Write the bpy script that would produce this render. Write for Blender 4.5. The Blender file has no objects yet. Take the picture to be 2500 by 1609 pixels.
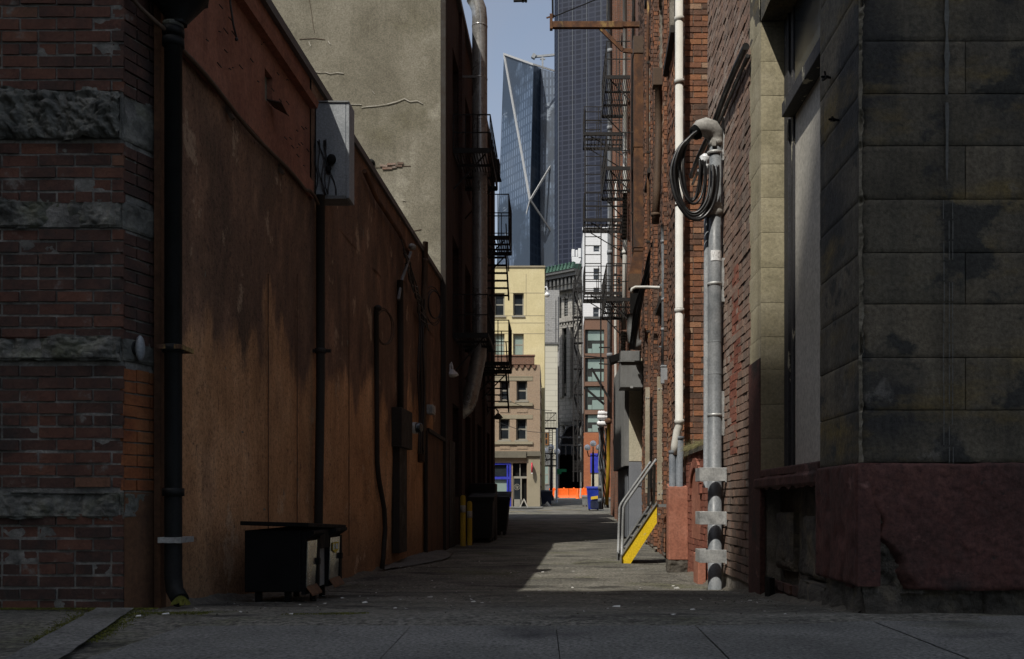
import bpy, bmesh, math, random
from mathutils import Vector, Matrix, noise
random.seed(7)
S = bpy.context.scene
C = S.collection
R = math.radians
EZ = 0.87                      # eye height above the alley paving
CX, CY, F = 1298.9, 1175.4, 2297.3
LA, LB = -2.608, .0271         # left wall plane  X = LA + LB*Y
RA, RB = 1.2075, .0346         # right warehouse plane X = RA + RB*Y

def V(*a): return Vector(a)
def P(x, y, Y): return Vector(((x-CX)/F*Y, Y, EZ+(CY-y)/F*Y))
def YL(x): return LA/((x-CX)/F-LB)
def YR(x): return RA/((x-CX)/F-RB)
def PL(x, y): return P(x, y, YL(x))
def PR(x, y): return P(x, y, YR(x))
def PS(x, y): return P(x, y, 1.64*F/(x-CX))
def XL(Y): return LA+LB*Y
def XR(Y): return RA+RB*Y
def XB(Y): return -2.117+.015*(Y-18.1)
def lerp(a, b, t): return a+(b-a)*t
def fbm(p, o=4): return noise.fractal(p, 1.0, 2.0, o)

def ground_z(x, y):
    pts = [(-80, .1), (-2, .14), (1.2, .14), (1.6, .27), (5.2, .27), (10, .0), (22, .0), (55, .25), (60, .32), (69, .58), (84, 1.05), (95, 1.38), (130, 2.3), (200, 4), (900, 6)]
    for (a, za), (b, zb) in zip(pts, pts[1:]):
        if y <= b:
            t = max(0, (y-a)/(b-a)); return za+(zb-za)*t
    return 6

# ---------------------------------------------------------------- mesh builder
class MB:
    def __init__(s): s.v=[]; s.f=[]; s.r=[]; s.sm=[]
    def face(s, pts, rnd=0, sm=False):
        n=len(s.v); s.v += [tuple(p) for p in pts]; s.f.append(tuple(range(n, n+len(pts)))); s.r.append(rnd); s.sm.append(sm)
    def box(s, a, b, rnd=0):
        x0,x1=sorted((a[0],b[0])); y0,y1=sorted((a[1],b[1])); z0,z1=sorted((a[2],b[2]))
        s.obox(V((x0+x1)/2,(y0+y1)/2,(z0+z1)/2), V((x1-x0)/2,0,0), V(0,(y1-y0)/2,0), V(0,0,(z1-z0)/2), rnd)
        return s
    def obox(s, c, ax, ay, az, rnd=0):
        n=len(s.v)
        for k in (-1,1):
            for j in (-1,1):
                for i in (-1,1): s.v.append(tuple(c+ax*i+ay*j+az*k))
        for q in ((0,2,3,1),(4,5,7,6),(0,1,5,4),(2,6,7,3),(0,4,6,2),(1,3,7,5)):
            s.f.append(tuple(n+i for i in q)); s.r.append(rnd); s.sm.append(False)
        return s
    def bar(s, p, q, w, h=None, rnd=0):
        p=Vector(p); q=Vector(q); d=q-p
        if d.length<1e-6: return s
        h=h or w; t=d.normalized(); up=V(0,0,1) if abs(t.z)<.95 else V(0,1,0)
        a=t.cross(up).normalized(); b=a.cross(t)
        return s.obox((p+q)/2, d/2, a*w/2, b*h/2, rnd)
    def tube(s, pts, r, seg=12, caps=True, rnd=0):
        pts=[Vector(p) for p in pts]; rs=r if isinstance(r,(list,tuple)) else [r]*len(pts)
        n0=len(s.v); prev=None
        for i,p in enumerate(pts):
            if i==0: t=pts[1]-p
            elif i==len(pts)-1: t=p-pts[i-1]
            else: t=(pts[i+1]-p).normalized()+(p-pts[i-1]).normalized()
            t.normalize()
            if prev is None:
                up=V(0,0,1) if abs(t.z)<.9 else V(0,1,0); a=t.cross(up).normalized()
            else:
                a=prev-t*prev.dot(t); a.normalize()
            prev=a; b=t.cross(a)
            for k in range(seg):
                th=2*math.pi*k/seg; s.v.append(tuple(p+(a*math.cos(th)+b*math.sin(th))*rs[i]))
        for i in range(len(pts)-1):
            for k in range(seg):
                k2=(k+1)%seg
                s.f.append((n0+i*seg+k, n0+i*seg+k2, n0+(i+1)*seg+k2, n0+(i+1)*seg+k)); s.r.append(rnd); s.sm.append(True)
        if caps:
            for base in (0,(len(pts)-1)*seg):
                s.f.append(tuple(n0+base+k for k in range(seg))); s.r.append(rnd); s.sm.append(False)
        return s
    def lathe(s, c, prof, axis=V(0,0,1), seg=20, rnd=0):
        # prof: (radius, height along axis)
        s.tube([Vector(c)+axis*h for _,h in prof], [max(r,1e-4) for r,_ in prof], seg, True, rnd); return s
    def ball(s, c, r, seg=14, rings=8, sq=(1,1,1), rnd=0):
        c=Vector(c); n0=len(s.v)
        for i in range(rings+1):
            ph=math.pi*i/rings
            for k in range(seg):
                th=2*math.pi*k/seg
                s.v.append((c.x+r*sq[0]*math.sin(ph)*math.cos(th), c.y+r*sq[1]*math.sin(ph)*math.sin(th), c.z+r*sq[2]*math.cos(ph)))
        for i in range(rings):
            for k in range(seg):
                k2=(k+1)%seg; s.f.append((n0+i*seg+k,n0+i*seg+k2,n0+(i+1)*seg+k2,n0+(i+1)*seg+k)); s.r.append(rnd); s.sm.append(True)
        return s
    def prism(s, poly, d, rnd=0):
        poly=[Vector(p) for p in poly]; d=Vector(d); s.face(poly,rnd); s.face([p+d for p in poly][::-1],rnd)
        n=len(poly)
        for i in range(n):
            a,b=poly[i],poly[(i+1)%n]; s.face([a,b,b+d,a+d],rnd)
        return s
    def grid(s, fn, nu, nv, sm=True, rnd=0):
        n0=len(s.v)
        for j in range(nv+1):
            for i in range(nu+1): s.v.append(tuple(fn(i/nu,j/nv)))
        for j in range(nv):
            for i in range(nu):
                a=n0+j*(nu+1)+i; s.f.append((a,a+1,a+nu+2,a+nu+1)); s.r.append(rnd); s.sm.append(sm)
        return s
    def build(s, name, m, parent=None, bevel=0, label=None):
        me=bpy.data.meshes.new(name); me.from_pydata(s.v,[],s.f)
        me.polygons.foreach_set('use_smooth', s.sm)
        uv=me.uv_layers.new(name='UVMap'); vs=me.vertices
        co=[]
        for p in me.polygons:
            n=p.normal; ax,ay,az=abs(n.x),abs(n.y),abs(n.z)
            for vi in p.vertices:
                c=vs[vi].co
                if az>=ax and az>=ay: co += [c.x,c.y]
                elif ax>ay: co += [c.y,c.z]
                else: co += [c.x,c.z]
        uv.data.foreach_set('uv', co)
        at=me.attributes.new('rnd','FLOAT','FACE'); at.data.foreach_set('value', s.r)
        me.materials.append(m); me.update()
        o=bpy.data.objects.new(name, me); C.objects.link(o)
        if parent is not None: o.parent=parent
        if label: o['label']=label
        if bevel:
            b=o.modifiers.new('bevel','BEVEL'); b.width=bevel; b.segments=2; b.limit_method='ANGLE'; b.angle_limit=R(40)
        return o

ROOTS=[]
def thing(name, label, cat, group=None):
    o=bpy.data.objects.new(name,None); o.empty_display_size=.1; C.objects.link(o)
    o['label']=label; o['category']=cat
    if group: o['group']=group
    ROOTS.append(o); return o
def tag(o, label, cat, group=None):
    o['label']=label; o['category']=cat
    if group: o['group']=group
    return o
def struct(o, kind='structure'): o['kind']=kind; return o
KIDS={}
def finalize(o):
    if o.get('_done'): return
    kids=[c for c in bpy.data.objects if c.parent==o]
    lo=V(1e9,1e9,1e9); hi=-lo
    for c in kids:
        if c.type!='MESH' or not len(c.data.vertices): continue
        for v in c.data.vertices:
            for i in range(3): lo[i]=min(lo[i],v.co[i]); hi[i]=max(hi[i],v.co[i])
    loc=V((lo.x+hi.x)/2,(lo.y+hi.y)/2,lo.z)
    o.location=loc
    for c in kids: c.matrix_parent_inverse=Matrix.Translation(-loc)
    o['_done']=1
def copy_tree(o, parent=None, delta=None, label=None):
    c=o.copy(); C.objects.link(c)
    if parent is not None:
        mi=o.matrix_parent_inverse.copy(); c.parent=parent; c.matrix_parent_inverse=mi
    if delta is not None: c.location=o.location+Vector(delta)
    if label: c['label']=label
    for ch in [k for k in bpy.data.objects if k.parent==o]: copy_tree(ch,c)
    return c

# ---------------------------------------------------------------- masonry helpers
def brick_wall(mb, O, U, N, L, z0, z1, course=.075, bl=.215, gap=.011, depth=.03, jit=.004, holes=(), tone=None):
    O=Vector(O); U=Vector(U).normalized(); N=Vector(N).normalized(); Z=V(0,0,1)
    n=int((z1-z0)/course)
    for i in range(n):
        za=z0+i*course; zc=za+course/2
        iv=[(0,L)]
        for (a,b,c,d) in holes:
            if c<zc<d:
                nx=[]
                for (p,q) in iv:
                    if b<=p or a>=q: nx.append((p,q))
                    else:
                        if a>p: nx.append((p,a))
                        if b<q: nx.append((b,q))
                iv=nx
        hd=(i%6==3); bw=bl/2 if hd else bl
        off=(0 if i%2 else .5)*bw
        k=int(-off/bw)-1; u=-off
        while u<L:
            for (p,q) in iv:
                a=max(u+gap/2,p); b=min(u+bw-gap/2,q)
                if b-a>.02:
                    j=random.uniform(-jit,jit); t=random.uniform(-.0025,.0025)
                    rn=random.random() if tone is None else tone(O+U*((a+b)/2)+Z*zc)
                    hz=(course-gap)/2
                    c=O+U*((a+b)/2)+Z*(zc+t)+N*(j-depth/2)
                    mb.obox(c, U*((b-a)/2), N*(depth/2)+Z*random.uniform(-.001,.001), Z*(hz*random.uniform(.93,1.03)), rn)
            u+=bw

def panel(mb, O, U, N, L, z0, z1, holes=(), depth=.12, rnd=0):
    O=Vector(O); U=Vector(U).normalized(); N=Vector(N).normalized()
    us=sorted({0,L,*[h[0] for h in holes],*[h[1] for h in holes]}); zs=sorted({z0,z1,*[h[2] for h in holes],*[h[3] for h in holes]})
    pt=lambda u,z,d=0: O+U*u+V(0,0,z-O.z)-N*d
    for a,b in zip(us,us[1:]):
        for c,d in zip(zs,zs[1:]):
            um,zm=(a+b)/2,(c+d)/2
            if any(h[0]<um<h[1] and h[2]<zm<h[3] for h in holes): continue
            mb.face([pt(a,c),pt(b,c),pt(b,d),pt(a,d)],rnd)
    for (a,b,c,d) in holes:
        for (p,q) in (((a,c),(b,c)),((b,c),(b,d)),((b,d),(a,d)),((a,d),(a,c))):
            mb.face([pt(*p),pt(*q),pt(*q,depth),pt(*p,depth)],rnd)

def stone(mb, O, U, N, u0, u1, z0, z1, amp=.004, nu=12, nz=8, fr=6, depth=.06, edge=.006, chip=None, seed=0, rnd=0, proud=0, rag=0, fine=0, chis=0):
    O=Vector(O); U=Vector(U).normalized(); N=Vector(N).normalized(); Z=V(0,0,1)
    w=u1-u0; h=z1-z0
    def fn(i,j):
        u=u0+w*i; z=z0+h*j
        p=O+U*u; p.z=z
        d=proud+amp*fbm(p*fr+V(seed,seed*1.7,0),5)+(fine*amp*(abs(noise.noise(p*fr*3.1))+.6*abs(noise.noise(p*fr*7.3))) if fine else 0)
        if chis: d+=chis*math.sin((u*1.0+z*.75)*95+3*noise.noise(p*9))*(.5+noise.noise(p*7+V(5,0,0)))
        e=min(min(i,1-i)*w, min(j,1-j)*h)
        if e<edge*.99: d-=edge
        if rag and (j in (0,1)): p.z+=rag*noise.noise(p*9+V(0,seed,0))
        if chip:
            cu,cn=chip(u,z); p+=U*cu; d-=cn
        return p+N*d
    mb.grid(fn,nu,nz,True,rnd)
    a=[fn(0,0),fn(1,0),fn(1,1),fn(0,1)]
    for k in range(4):
        p,q=a[k],a[(k+1)%4]; mb.face([p,q,q-N*depth,p-N*depth],rnd)

# ---------------------------------------------------------------- materials
def nt(name):
    m=bpy.data.materials.new(name); m.use_nodes=True; t=m.node_tree
    return m,t,t.nodes,t.links,t.nodes['Principled BSDF']
def ramp(n,cols,pos=None):
    r=n.new('ShaderNodeValToRGB'); e=r.color_ramp.elements
    while len(e)<len(cols): e.new(.5)
    for i,c in enumerate(cols):
        e[i].position=pos[i] if pos else i/(max(1,len(cols)-1)); e[i].color=(*c,1) if len(c)==3 else c
    return r
def noise_node(n,l,scale,vec,detail=6,rough=.6,sc=None,dist=0):
    x=n.new('ShaderNodeTexNoise'); x.inputs['Scale'].default_value=scale; x.inputs['Detail'].default_value=detail; x.inputs['Roughness'].default_value=rough; x.inputs['Distortion'].default_value=dist
    if sc:
        mp=n.new('ShaderNodeMapping'); mp.inputs['Scale'].default_value=sc; l.new(vec,mp.inputs['Vector']); vec=mp.outputs['Vector']
    l.new(vec,x.inputs['Vector']); return x
def mix(n,l,fac,a,b,mode='MIX'):
    x=n.new('ShaderNodeMix'); x.data_type='RGBA'; x.blend_type=mode
    for s,v in ((x.inputs[0],fac),(x.inputs[6],a),(x.inputs[7],b)):
        if hasattr(v,'is_output'): l.new(v,s)
        elif isinstance(v,(int,float)): s.default_value=v
        else: s.default_value=(*v,1)
    return x.outputs[2]
def math_(n,l,op,a,b=0,c=None):
    x=n.new('ShaderNodeMath'); x.operation=op
    for i,v in enumerate((a,b,c)):
        if v is None: continue
        if hasattr(v,'is_output'): l.new(v,x.inputs[i])
        else: x.inputs[i].default_value=v
    return x.outputs[0]

def M(name, cols, scale=3, rough=.8, bump=.15, bscale=40, metal=0, spec=.3, streak=0, streak_col=(.02,.018,.015), rnd=None, rndpos=None, spots=None, brick=None, patches=None, pos=None, fine=.35, bdist=.01):
    m,t,n,l,b=nt(name)
    tc=n.new('ShaderNodeTexCoord'); ob=tc.outputs['Object']
    a=noise_node(n,l,scale,ob,8,.62,dist=.3)
    pp=pos or ([.3+.4*i/(len(cols)-1) for i in range(len(cols))] if len(cols)>1 else [0])
    col=ramp(n,cols,pp); l.new(a.outputs[0],col.inputs[0]); c=col.outputs[0]
    if rnd:
        at=n.new('ShaderNodeAttribute'); at.attribute_name='rnd'
        rr=ramp(n,rnd,rndpos); l.new(at.outputs['Fac'],rr.inputs[0])
        # keep the noise as variation of the per-brick colour
        c=mix(n,l,.42,rr.outputs[0],c)
    height=None
    if brick:
        br=n.new('ShaderNodeTexBrick'); br.inputs['Scale'].default_value=1
        br.inputs['Brick Width'].default_value=brick[0]; br.inputs['Row Height'].default_value=brick[1]; br.inputs['Mortar Size'].default_value=brick[2]; br.inputs['Mortar Smooth'].default_value=.1
        br.inputs['Color1'].default_value=(*brick[3],1); br.inputs['Color2'].default_value=(*brick[4],1); br.inputs['Mortar'].default_value=(*brick[5],1); br.inputs['Bias'].default_value=0
        if len(brick)>6: br.offset=brick[6]
        l.new(tc.outputs['UV'],br.inputs['Vector'])
        c=mix(n,l,brick[7] if len(brick)>7 else .45,br.outputs['Color'],c)
        inv=math_(n,l,'SUBTRACT',1,br.outputs['Fac']); height=inv
    for (pc,ps,lo,hi,sc) in (patches or ()):
        q=noise_node(n,l,ps,ob,7,.62,sc)
        rr=ramp(n,[(0,0,0),(1,1,1)],[lo,hi]); l.new(q.outputs[0],rr.inputs[0]); c=mix(n,l,rr.outputs[0],c,pc)
    if streak:
        q=noise_node(n,l,1,ob,6,.6,(7,7,.35)); rr=ramp(n,[(0,0,0),(1,1,1)],[.45,.75]); l.new(q.outputs[0],rr.inputs[0])
        f=math_(n,l,'MULTIPLY',rr.outputs[0],streak); c=mix(n,l,f,c,streak_col)
    fn=noise_node(n,l,bscale,ob,5,.7); fr=ramp(n,[(1-fine,)*3,(1+fine*.5,)*3],[.3,.7]); l.new(fn.outputs[0],fr.inputs[0])
    c=mix(n,l,1,c,fr.outputs[0],'MULTIPLY')
    l.new(c,b.inputs['Base Color'])
    b.inputs['Roughness'].default_value=rough; b.inputs['Metallic'].default_value=metal; b.inputs['Specular IOR Level'].default_value=spec
    if rough<.75:
        rr=ramp(n,[(max(0,rough-.12),)*3,(min(1,rough+.18),)*3],[.35,.65]); l.new(a.outputs[0],rr.inputs[0]); l.new(rr.outputs[0],b.inputs['Roughness'])
    if bump:
        bp=n.new('ShaderNodeBump'); bp.inputs['Strength'].default_value=bump; bp.inputs['Distance'].default_value=bdist
        h=fn.outputs[0]
        if height is not None: h=math_(n,l,'ADD',math_(n,l,'MULTIPLY',h,.5),height)
        l.new(h,bp.inputs['Height']); l.new(bp.outputs[0],b.inputs['Normal'])
    return m

BR=dict(scale=7,bump=.5,bscale=55,rough=.9,bdist=.012)
m_brick_dark=M('sooty_brick',[(.04,.034,.032),(.13,.06,.045),(.2,.10,.07)],rnd=[(.03,.028,.026),(.07,.042,.034),(.125,.055,.038),(.175,.075,.045),(.23,.12,.07),(.3,.25,.21)],rndpos=[0,.3,.55,.78,.95,1],patches=[((.2,.19,.175),7,.62,.72,None),((.03,.03,.03),1.6,.56,.7,None)],**BR)
m_mortar_dark=M('dark_mortar',[(.09,.088,.082),(.21,.205,.19),(.36,.35,.325)],scale=9,bump=.8,bscale=70,rough=.95,bdist=.015)
m_band=M('rough_sandstone',[(.055,.056,.052),(.15,.15,.135),(.29,.285,.25)],scale=6,bump=.9,bscale=38,rough=.92,bdist=.02,patches=[((.12,.13,.07),3,.55,.75,None)])
m_brick_paint=M('orange_painted_brick',[(.20,.06,.025),(.30,.105,.04),(.36,.15,.06)],scale=5,bump=.5,bscale=50,rough=.8,streak=.5)
m_return_paint=M('brown_painted_render',[(.08,.04,.025),(.13,.065,.035),(.17,.085,.045)],scale=3,bump=.4,bscale=30,rough=.8,streak=.5)
m_iron=M('black_pipe_paint',[(.005,.005,.005),(.009,.010,.010),(.014,.014,.014)],scale=6,rough=.6,spec=.2,bump=.2,bscale=60)
m_conduit=M('dark_conduit_paint',[(.02,.018,.016),(.035,.026,.02)],scale=6,rough=.7,bump=.2,bscale=60)
m_black=M('black_metal',[(.005,.005,.005),(.010,.010,.010)],scale=8,rough=.7,bump=.1,bscale=80,spec=.12)
m_escape=M('black_iron_escape',[(.008,.008,.009),(.016,.015,.015),(.03,.024,.02)],scale=9,rough=.65,bump=.2,bscale=60)
m_glass=M('dark_window_glass',[(.012,.016,.02),(.03,.036,.042)],scale=.6,rough=.08,bump=0,spec=.6,fine=0)
m_blind=M('pale_green_window',[(.2,.27,.25),(.26,.33,.3)],scale=.4,rough=.15,bump=0,spec=.6,fine=0)
m_asphalt=M('old_asphalt',[(.11,.107,.092),(.175,.168,.142),(.25,.24,.205)],scale=1.3,rough=.95,bump=.9,bscale=30,fine=.95,bdist=.03,patches=[((.10,.105,.035),.55,.56,.72,None),((.05,.05,.05),.35,.52,.7,None),((.21,.205,.185),2.2,.58,.74,(1,.5,1)),((.06,.058,.05),.9,.55,.63,(.9,1.7,1))])
m_pave=M('pavement_concrete',[(.10,.10,.092),(.155,.155,.143),(.215,.213,.198)],scale=1.5,rough=.9,bump=.7,bscale=55,fine=.85,patches=[((.05,.05,.052),1.1,.58,.75,None),((.1,.1,.07),.7,.6,.75,None)])
def add_cracks(m,scale,w,col,strength):
    # thin irregular crack lines and worn spots added to a ground material
    t=m.node_tree; n=t.nodes; l=t.links; b=n['Principled BSDF']; src=b.inputs['Base Color'].links[0].from_socket
    tc=n.new('ShaderNodeTexCoord'); nz=noise_node(n,l,2.2,tc.outputs['Object'],6,.7); v=n.new('ShaderNodeTexVoronoi'); v.feature='DISTANCE_TO_EDGE'; v.inputs['Scale'].default_value=scale
    ad=n.new('ShaderNodeVectorMath'); ad.operation='ADD'; sc=n.new('ShaderNodeVectorMath'); sc.operation='SCALE'; sc.inputs['Scale'].default_value=.9
    l.new(nz.outputs['Color'],sc.inputs[0]); l.new(tc.outputs['Object'],ad.inputs[0]); l.new(sc.outputs[0],ad.inputs[1]); l.new(ad.outputs[0],v.inputs['Vector'])
    r=ramp(n,[(1,1,1),(0,0,0)],[0,w]); l.new(v.outputs['Distance'],r.inputs[0])
    msk=noise_node(n,l,.5,tc.outputs['Object'],3,.5); mr=ramp(n,[(0,0,0),(1,1,1)],[.45,.6]); l.new(msk.outputs[0],mr.inputs[0])
    c=mix(n,l,math_(n,l,'MULTIPLY',math_(n,l,'MULTIPLY',r.outputs[0],mr.outputs[0]),strength),src,col)
    sp=n.new('ShaderNodeTexVoronoi'); sp.inputs['Scale'].default_value=2.6; l.new(ad.outputs[0],sp.inputs['Vector']); sr=ramp(n,[(1,1,1),(0,0,0)],[.03,.10]); l.new(sp.outputs['Distance'],sr.inputs[0])
    c=mix(n,l,math_(n,l,'MULTIPLY',sr.outputs[0],.6),c,col)
    l.new(c,b.inputs['Base Color'])
add_cracks(m_asphalt,.55,.012,(.025,.025,.022),.9)
add_cracks(m_pave,.35,.006,(.03,.03,.028),.7)
m_moss=M('moss_green',[(.055,.06,.012),(.11,.115,.02),(.17,.165,.035)],scale=14,rough=1,bump=1,bscale=60)
m_concrete=M('weathered_concrete',[(.15,.138,.105),(.215,.20,.157),(.28,.264,.215)],scale=.9,rough=.95,bump=.5,bscale=45,streak=.25,streak_col=(.10,.095,.07),patches=[((.32,.305,.25),.9,.58,.66,None),((.13,.12,.08),.6,.6,.75,None)],fine=.45)
m_brickside=M('dark_side_brick',[(.05,.03,.025),(.10,.05,.038)],scale=2,rough=.95,bump=.6,bscale=40,brick=(.22,.075,.011,(.075,.035,.028),(.05,.03,.025),(.05,.045,.04)),streak=.6)
m_ashlar=M('sooty_ashlar',[(.08,.073,.055),(.145,.13,.10),(.22,.197,.15)],rnd=[(.075,.066,.048),(.115,.102,.075),(.18,.15,.105)],scale=2.2,rough=.9,bump=.5,bscale=40,streak=.55,streak_col=(.03,.032,.033),patches=[((.045,.045,.043),.8,.52,.64,None),((.19,.14,.05),1.3,.52,.72,(1,1,2.6)),((.05,.05,.045),2.1,.55,.6,(1,1,1.3)),((.22,.21,.19),2.6,.64,.76,None)],fine=.5)
m_streak=M('old_paint_drip',[(.10,.103,.10),(.165,.168,.16)],scale=5,rough=.8,bump=.1)
m_ashlar_chip=M('fresh_broken_stone',[(.13,.12,.09),(.27,.25,.20)],scale=9,rough=.95,bump=.8,bscale=50)
m_buff=M('buff_stone',[(.24,.215,.14),(.33,.295,.20),(.40,.36,.26)],scale=3,rough=.9,bump=.35,bscale=45,streak=.45,streak_col=(.12,.105,.065),fine=.3)
m_redplinth=M('red_plinth_paint',[(.06,.029,.025),(.095,.04,.034),(.14,.062,.052)],scale=2,rough=.75,bump=.5,bscale=30,streak=.45,streak_col=(.045,.026,.024),fine=.6,patches=[((.035,.028,.026),1.3,.58,.66,None),((.19,.10,.088),3.2,.62,.67,(1,1,2)),((.04,.03,.028),11,.64,.68,None)])
m_found=M('foundation_stone',[(.04,.036,.03),(.11,.10,.085),(.20,.165,.11)],scale=3.5,rough=.95,bump=1,bscale=25,bdist=.03)
m_brick_warm=M('weathered_brown_brick',[(.12,.08,.06),(.22,.14,.10),(.3,.2,.15)],rnd=[(.07,.06,.055),(.15,.115,.095),(.22,.135,.105),(.27,.18,.14),(.36,.31,.27)],rndpos=[0,.3,.55,.8,1],streak=.35,streak_col=(.36,.34,.31),**BR)
m_mortar_warm=M('pale_mortar',[(.13,.12,.10),(.24,.22,.19),(.32,.30,.27)],scale=8,bump=.8,bscale=60,rough=.95)
m_brick_red=M('old_red_brick',[(.06,.042,.035),(.17,.09,.06),(.28,.15,.10)],rnd=[(.035,.03,.027),(.085,.062,.05),(.18,.09,.058),(.31,.125,.062),(.40,.18,.085),(.46,.34,.24)],rndpos=[0,.34,.52,.74,.93,1],**BR)
m_mortar_red=M('grey_mortar',[(.12,.105,.085),(.22,.20,.17),(.32,.3,.26)],scale=8,bump=.8,bscale=60,rough=.95)
m_brick_far=M('far_red_brick',[(.12,.06,.045),(.25,.12,.075)],scale=1.2,rough=.95,bump=.8,bscale=30,brick=(.225,.075,.012,(.28,.11,.06),(.13,.065,.045),(.2,.17,.14)),streak=.5,bdist=.02)
m_redbrickpaint=M('red_painted_brick',[(.17,.062,.043),(.25,.092,.062),(.30,.13,.09)],scale=4,rough=.8,bump=.5,bscale=45,streak=.25)
m_terracotta=M('terracotta_paint',[(.27,.105,.068),(.35,.145,.095),(.40,.185,.13)],scale=3,rough=.75,bump=.35,bscale=35,streak=.2)
m_rail=M('galvanised_rail',[(.22,.23,.235),(.31,.32,.325)],scale=9,rough=.5,bump=.1,bscale=50,metal=.2)
m_galv=M('grey_painted_pipe',[(.13,.145,.16),(.18,.195,.21),(.235,.245,.255)],scale=5,rough=.5,bump=.12,bscale=50,spec=.4,streak=.3,streak_col=(.15,.145,.13))
m_galv_dark=M('blue_grey_pipe',[(.10,.115,.135),(.15,.165,.185)],scale=5,rough=.55,bump=.1,bscale=50,streak=.25)
m_zinc=M('galvanised_steel',[(.28,.29,.29),(.42,.43,.43),(.5,.51,.5)],scale=9,rough=.45,bump=.1,bscale=50,metal=.35)
m_duct=M('steel_duct',[(.34,.34,.33),(.47,.465,.45)],scale=2,rough=.3,bump=.08,bscale=12,metal=.55,streak=.4,streak_col=(.16,.14,.12))
m_cast=M('cast_grey_metal',[(.22,.21,.19),(.36,.35,.33)],scale=8,rough=.6,bump=.3,bscale=40)
m_white=M('white_pipe_paint',[(.48,.48,.455),(.56,.56,.535)],scale=4,fine=.08,rough=.5,bump=.1,bscale=50,streak=.45,streak_col=(.38,.34,.26))
m_porc=M('white_porcelain',[(.7,.72,.74),(.78,.79,.8)],scale=3,rough=.2,bump=0,spec=.6)
m_rust=M('rusty_iron',[(.05,.03,.022),(.11,.052,.028),(.20,.095,.04)],scale=4,rough=.85,bump=.5,bscale=50,streak=.35,patches=[((.36,.24,.09),2.5,.6,.66,(1,1,.4)),((.05,.035,.03),1.3,.56,.66,None)])
m_brown=M('brown_pipe_paint',[(.07,.045,.03),(.11,.07,.045)],scale=4,rough=.7,bump=.3,bscale=50)
m_rubber=M('black_cable_rubber',[(.009,.009,.01),(.016,.016,.017)],scale=5,rough=.38,bump=.05,spec=.5)
m_yellow=M('yellow_paint',[(.70,.47,.012),(.8,.56,.02)],scale=4,rough=.55,bump=.15,bscale=40,streak=.25,streak_col=(.45,.27,.02),patches=[((.5,.42,.2),5,.66,.7,None)])
m_bollard=M('worn_yellow_bollard',[(.34,.22,.015),(.46,.30,.02)],scale=6,rough=.6,bump=.2,bscale=40,streak=.35)
m_wood=M('weathered_board',[(.25,.22,.16),(.36,.32,.24),(.43,.39,.31)],scale=2,rough=.9,bump=.4,bscale=40,streak=.55,streak_col=(.17,.13,.09))
m_wood_rust=M('orange_stained_wood',[(.16,.08,.035),(.3,.14,.05)],scale=4,rough=.9,bump=.4,bscale=40,streak=.5)
m_cream=M('cream_sheet',[(.42,.39,.29),(.5,.47,.37)],scale=2,rough=.65,bump=.15,bscale=40,streak=.35,streak_col=(.34,.24,.12))
m_greydoor=M('blue_grey_door_paint',[(.16,.175,.2),(.2,.215,.24)],scale=2,rough=.6,bump=.12,bscale=40,streak=.15)
m_boxgrey=M('grey_box_paint',[(.26,.28,.3),(.34,.36,.38)],scale=3,rough=.5,bump=.12,bscale=60,streak=.2)
m_boxdark=M('dull_grey_steel',[(.15,.155,.155),(.21,.215,.215)],scale=3,rough=.55,bump=.15,bscale=50,streak=.35,streak_col=(.09,.08,.07))
m_panelwhite=M('off_white_board',[(.42,.40,.35),(.5,.48,.43)],scale=1.3,rough=.7,bump=.1,bscale=30,streak=.2,streak_col=(.3,.28,.24))
m_frame=M('dark_peeling_frame',[(.025,.026,.03),(.05,.05,.055)],scale=4,rough=.7,bump=.5,bscale=40,patches=[((.5,.47,.36),3.5,.62,.66,(3,3,.8))])
m_flash=M('grey_metal_flashing',[(.09,.09,.09),(.15,.15,.145)],scale=3,rough=.5,bump=.1,bscale=20,metal=.3)
m_red_upper=M('oxide_red_fascia',[(.20,.075,.05),(.28,.115,.072),(.34,.15,.10)],scale=1.6,rough=.85,bump=.5,bscale=30,streak=.4,streak_col=(.06,.03,.024))
m_copper=M('copper_green',[(.035,.085,.065),(.065,.13,.10)],scale=4,rough=.8,bump=.1)
m_orange=M('orange_plastic',[(.9,.13,.012),(.95,.18,.016)],scale=4,rough=.45,bump=.05,spec=.4)
m_blue=M('blue_bin_paint',[(.012,.03,.27),(.02,.045,.36)],scale=3,rough=.45,bump=.1)
m_navy=M('dark_blue_plastic',[(.012,.016,.04),(.02,.028,.06)],scale=3,rough=.5,bump=.1)
m_indigo=M('indigo_shopfront_paint',[(.03,.04,.36),(.045,.055,.45)],scale=2,rough=.45,bump=.05)
m_binblack=M('black_bin_plastic',[(.014,.015,.015),(.024,.025,.025)],scale=4,rough=.6,bump=.2,bscale=30)
m_mirror=M('polished_door_panel',[(.5,.5,.47),(.62,.62,.58)],scale=3,rough=.14,bump=.04,metal=.95)
m_litter=M('paper_litter',[(.5,.5,.47),(.65,.64,.6)],scale=20,rough=.9,bump=0)
m_grass=M('dry_grass',[(.09,.085,.04),(.17,.15,.07)],scale=10,rough=1,bump=0)
m_globe=M('white_lamp_globe',[(.78,.79,.82),(.82,.83,.85)],scale=1,rough=.25,bump=0)
m_sticker=M('yellow_sticker',[(.62,.42,.03),(.66,.46,.05)],scale=3,rough=.5,bump=0)
m_ink=M('black_ink',[(.012,.012,.012)],rough=.6,bump=0)
m_signgreen=M('green_street_sign',[(.01,.16,.07),(.014,.19,.09)],scale=2,rough=.5,bump=0)
m_signred=M('red_sign_paint',[(.5,.02,.05),(.6,.04,.08)],scale=2,rough=.4,bump=0)
m_olive=M('olive_shopfront',[(.12,.11,.085),(.17,.155,.12)],scale=2,rough=.7,bump=.1)
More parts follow.
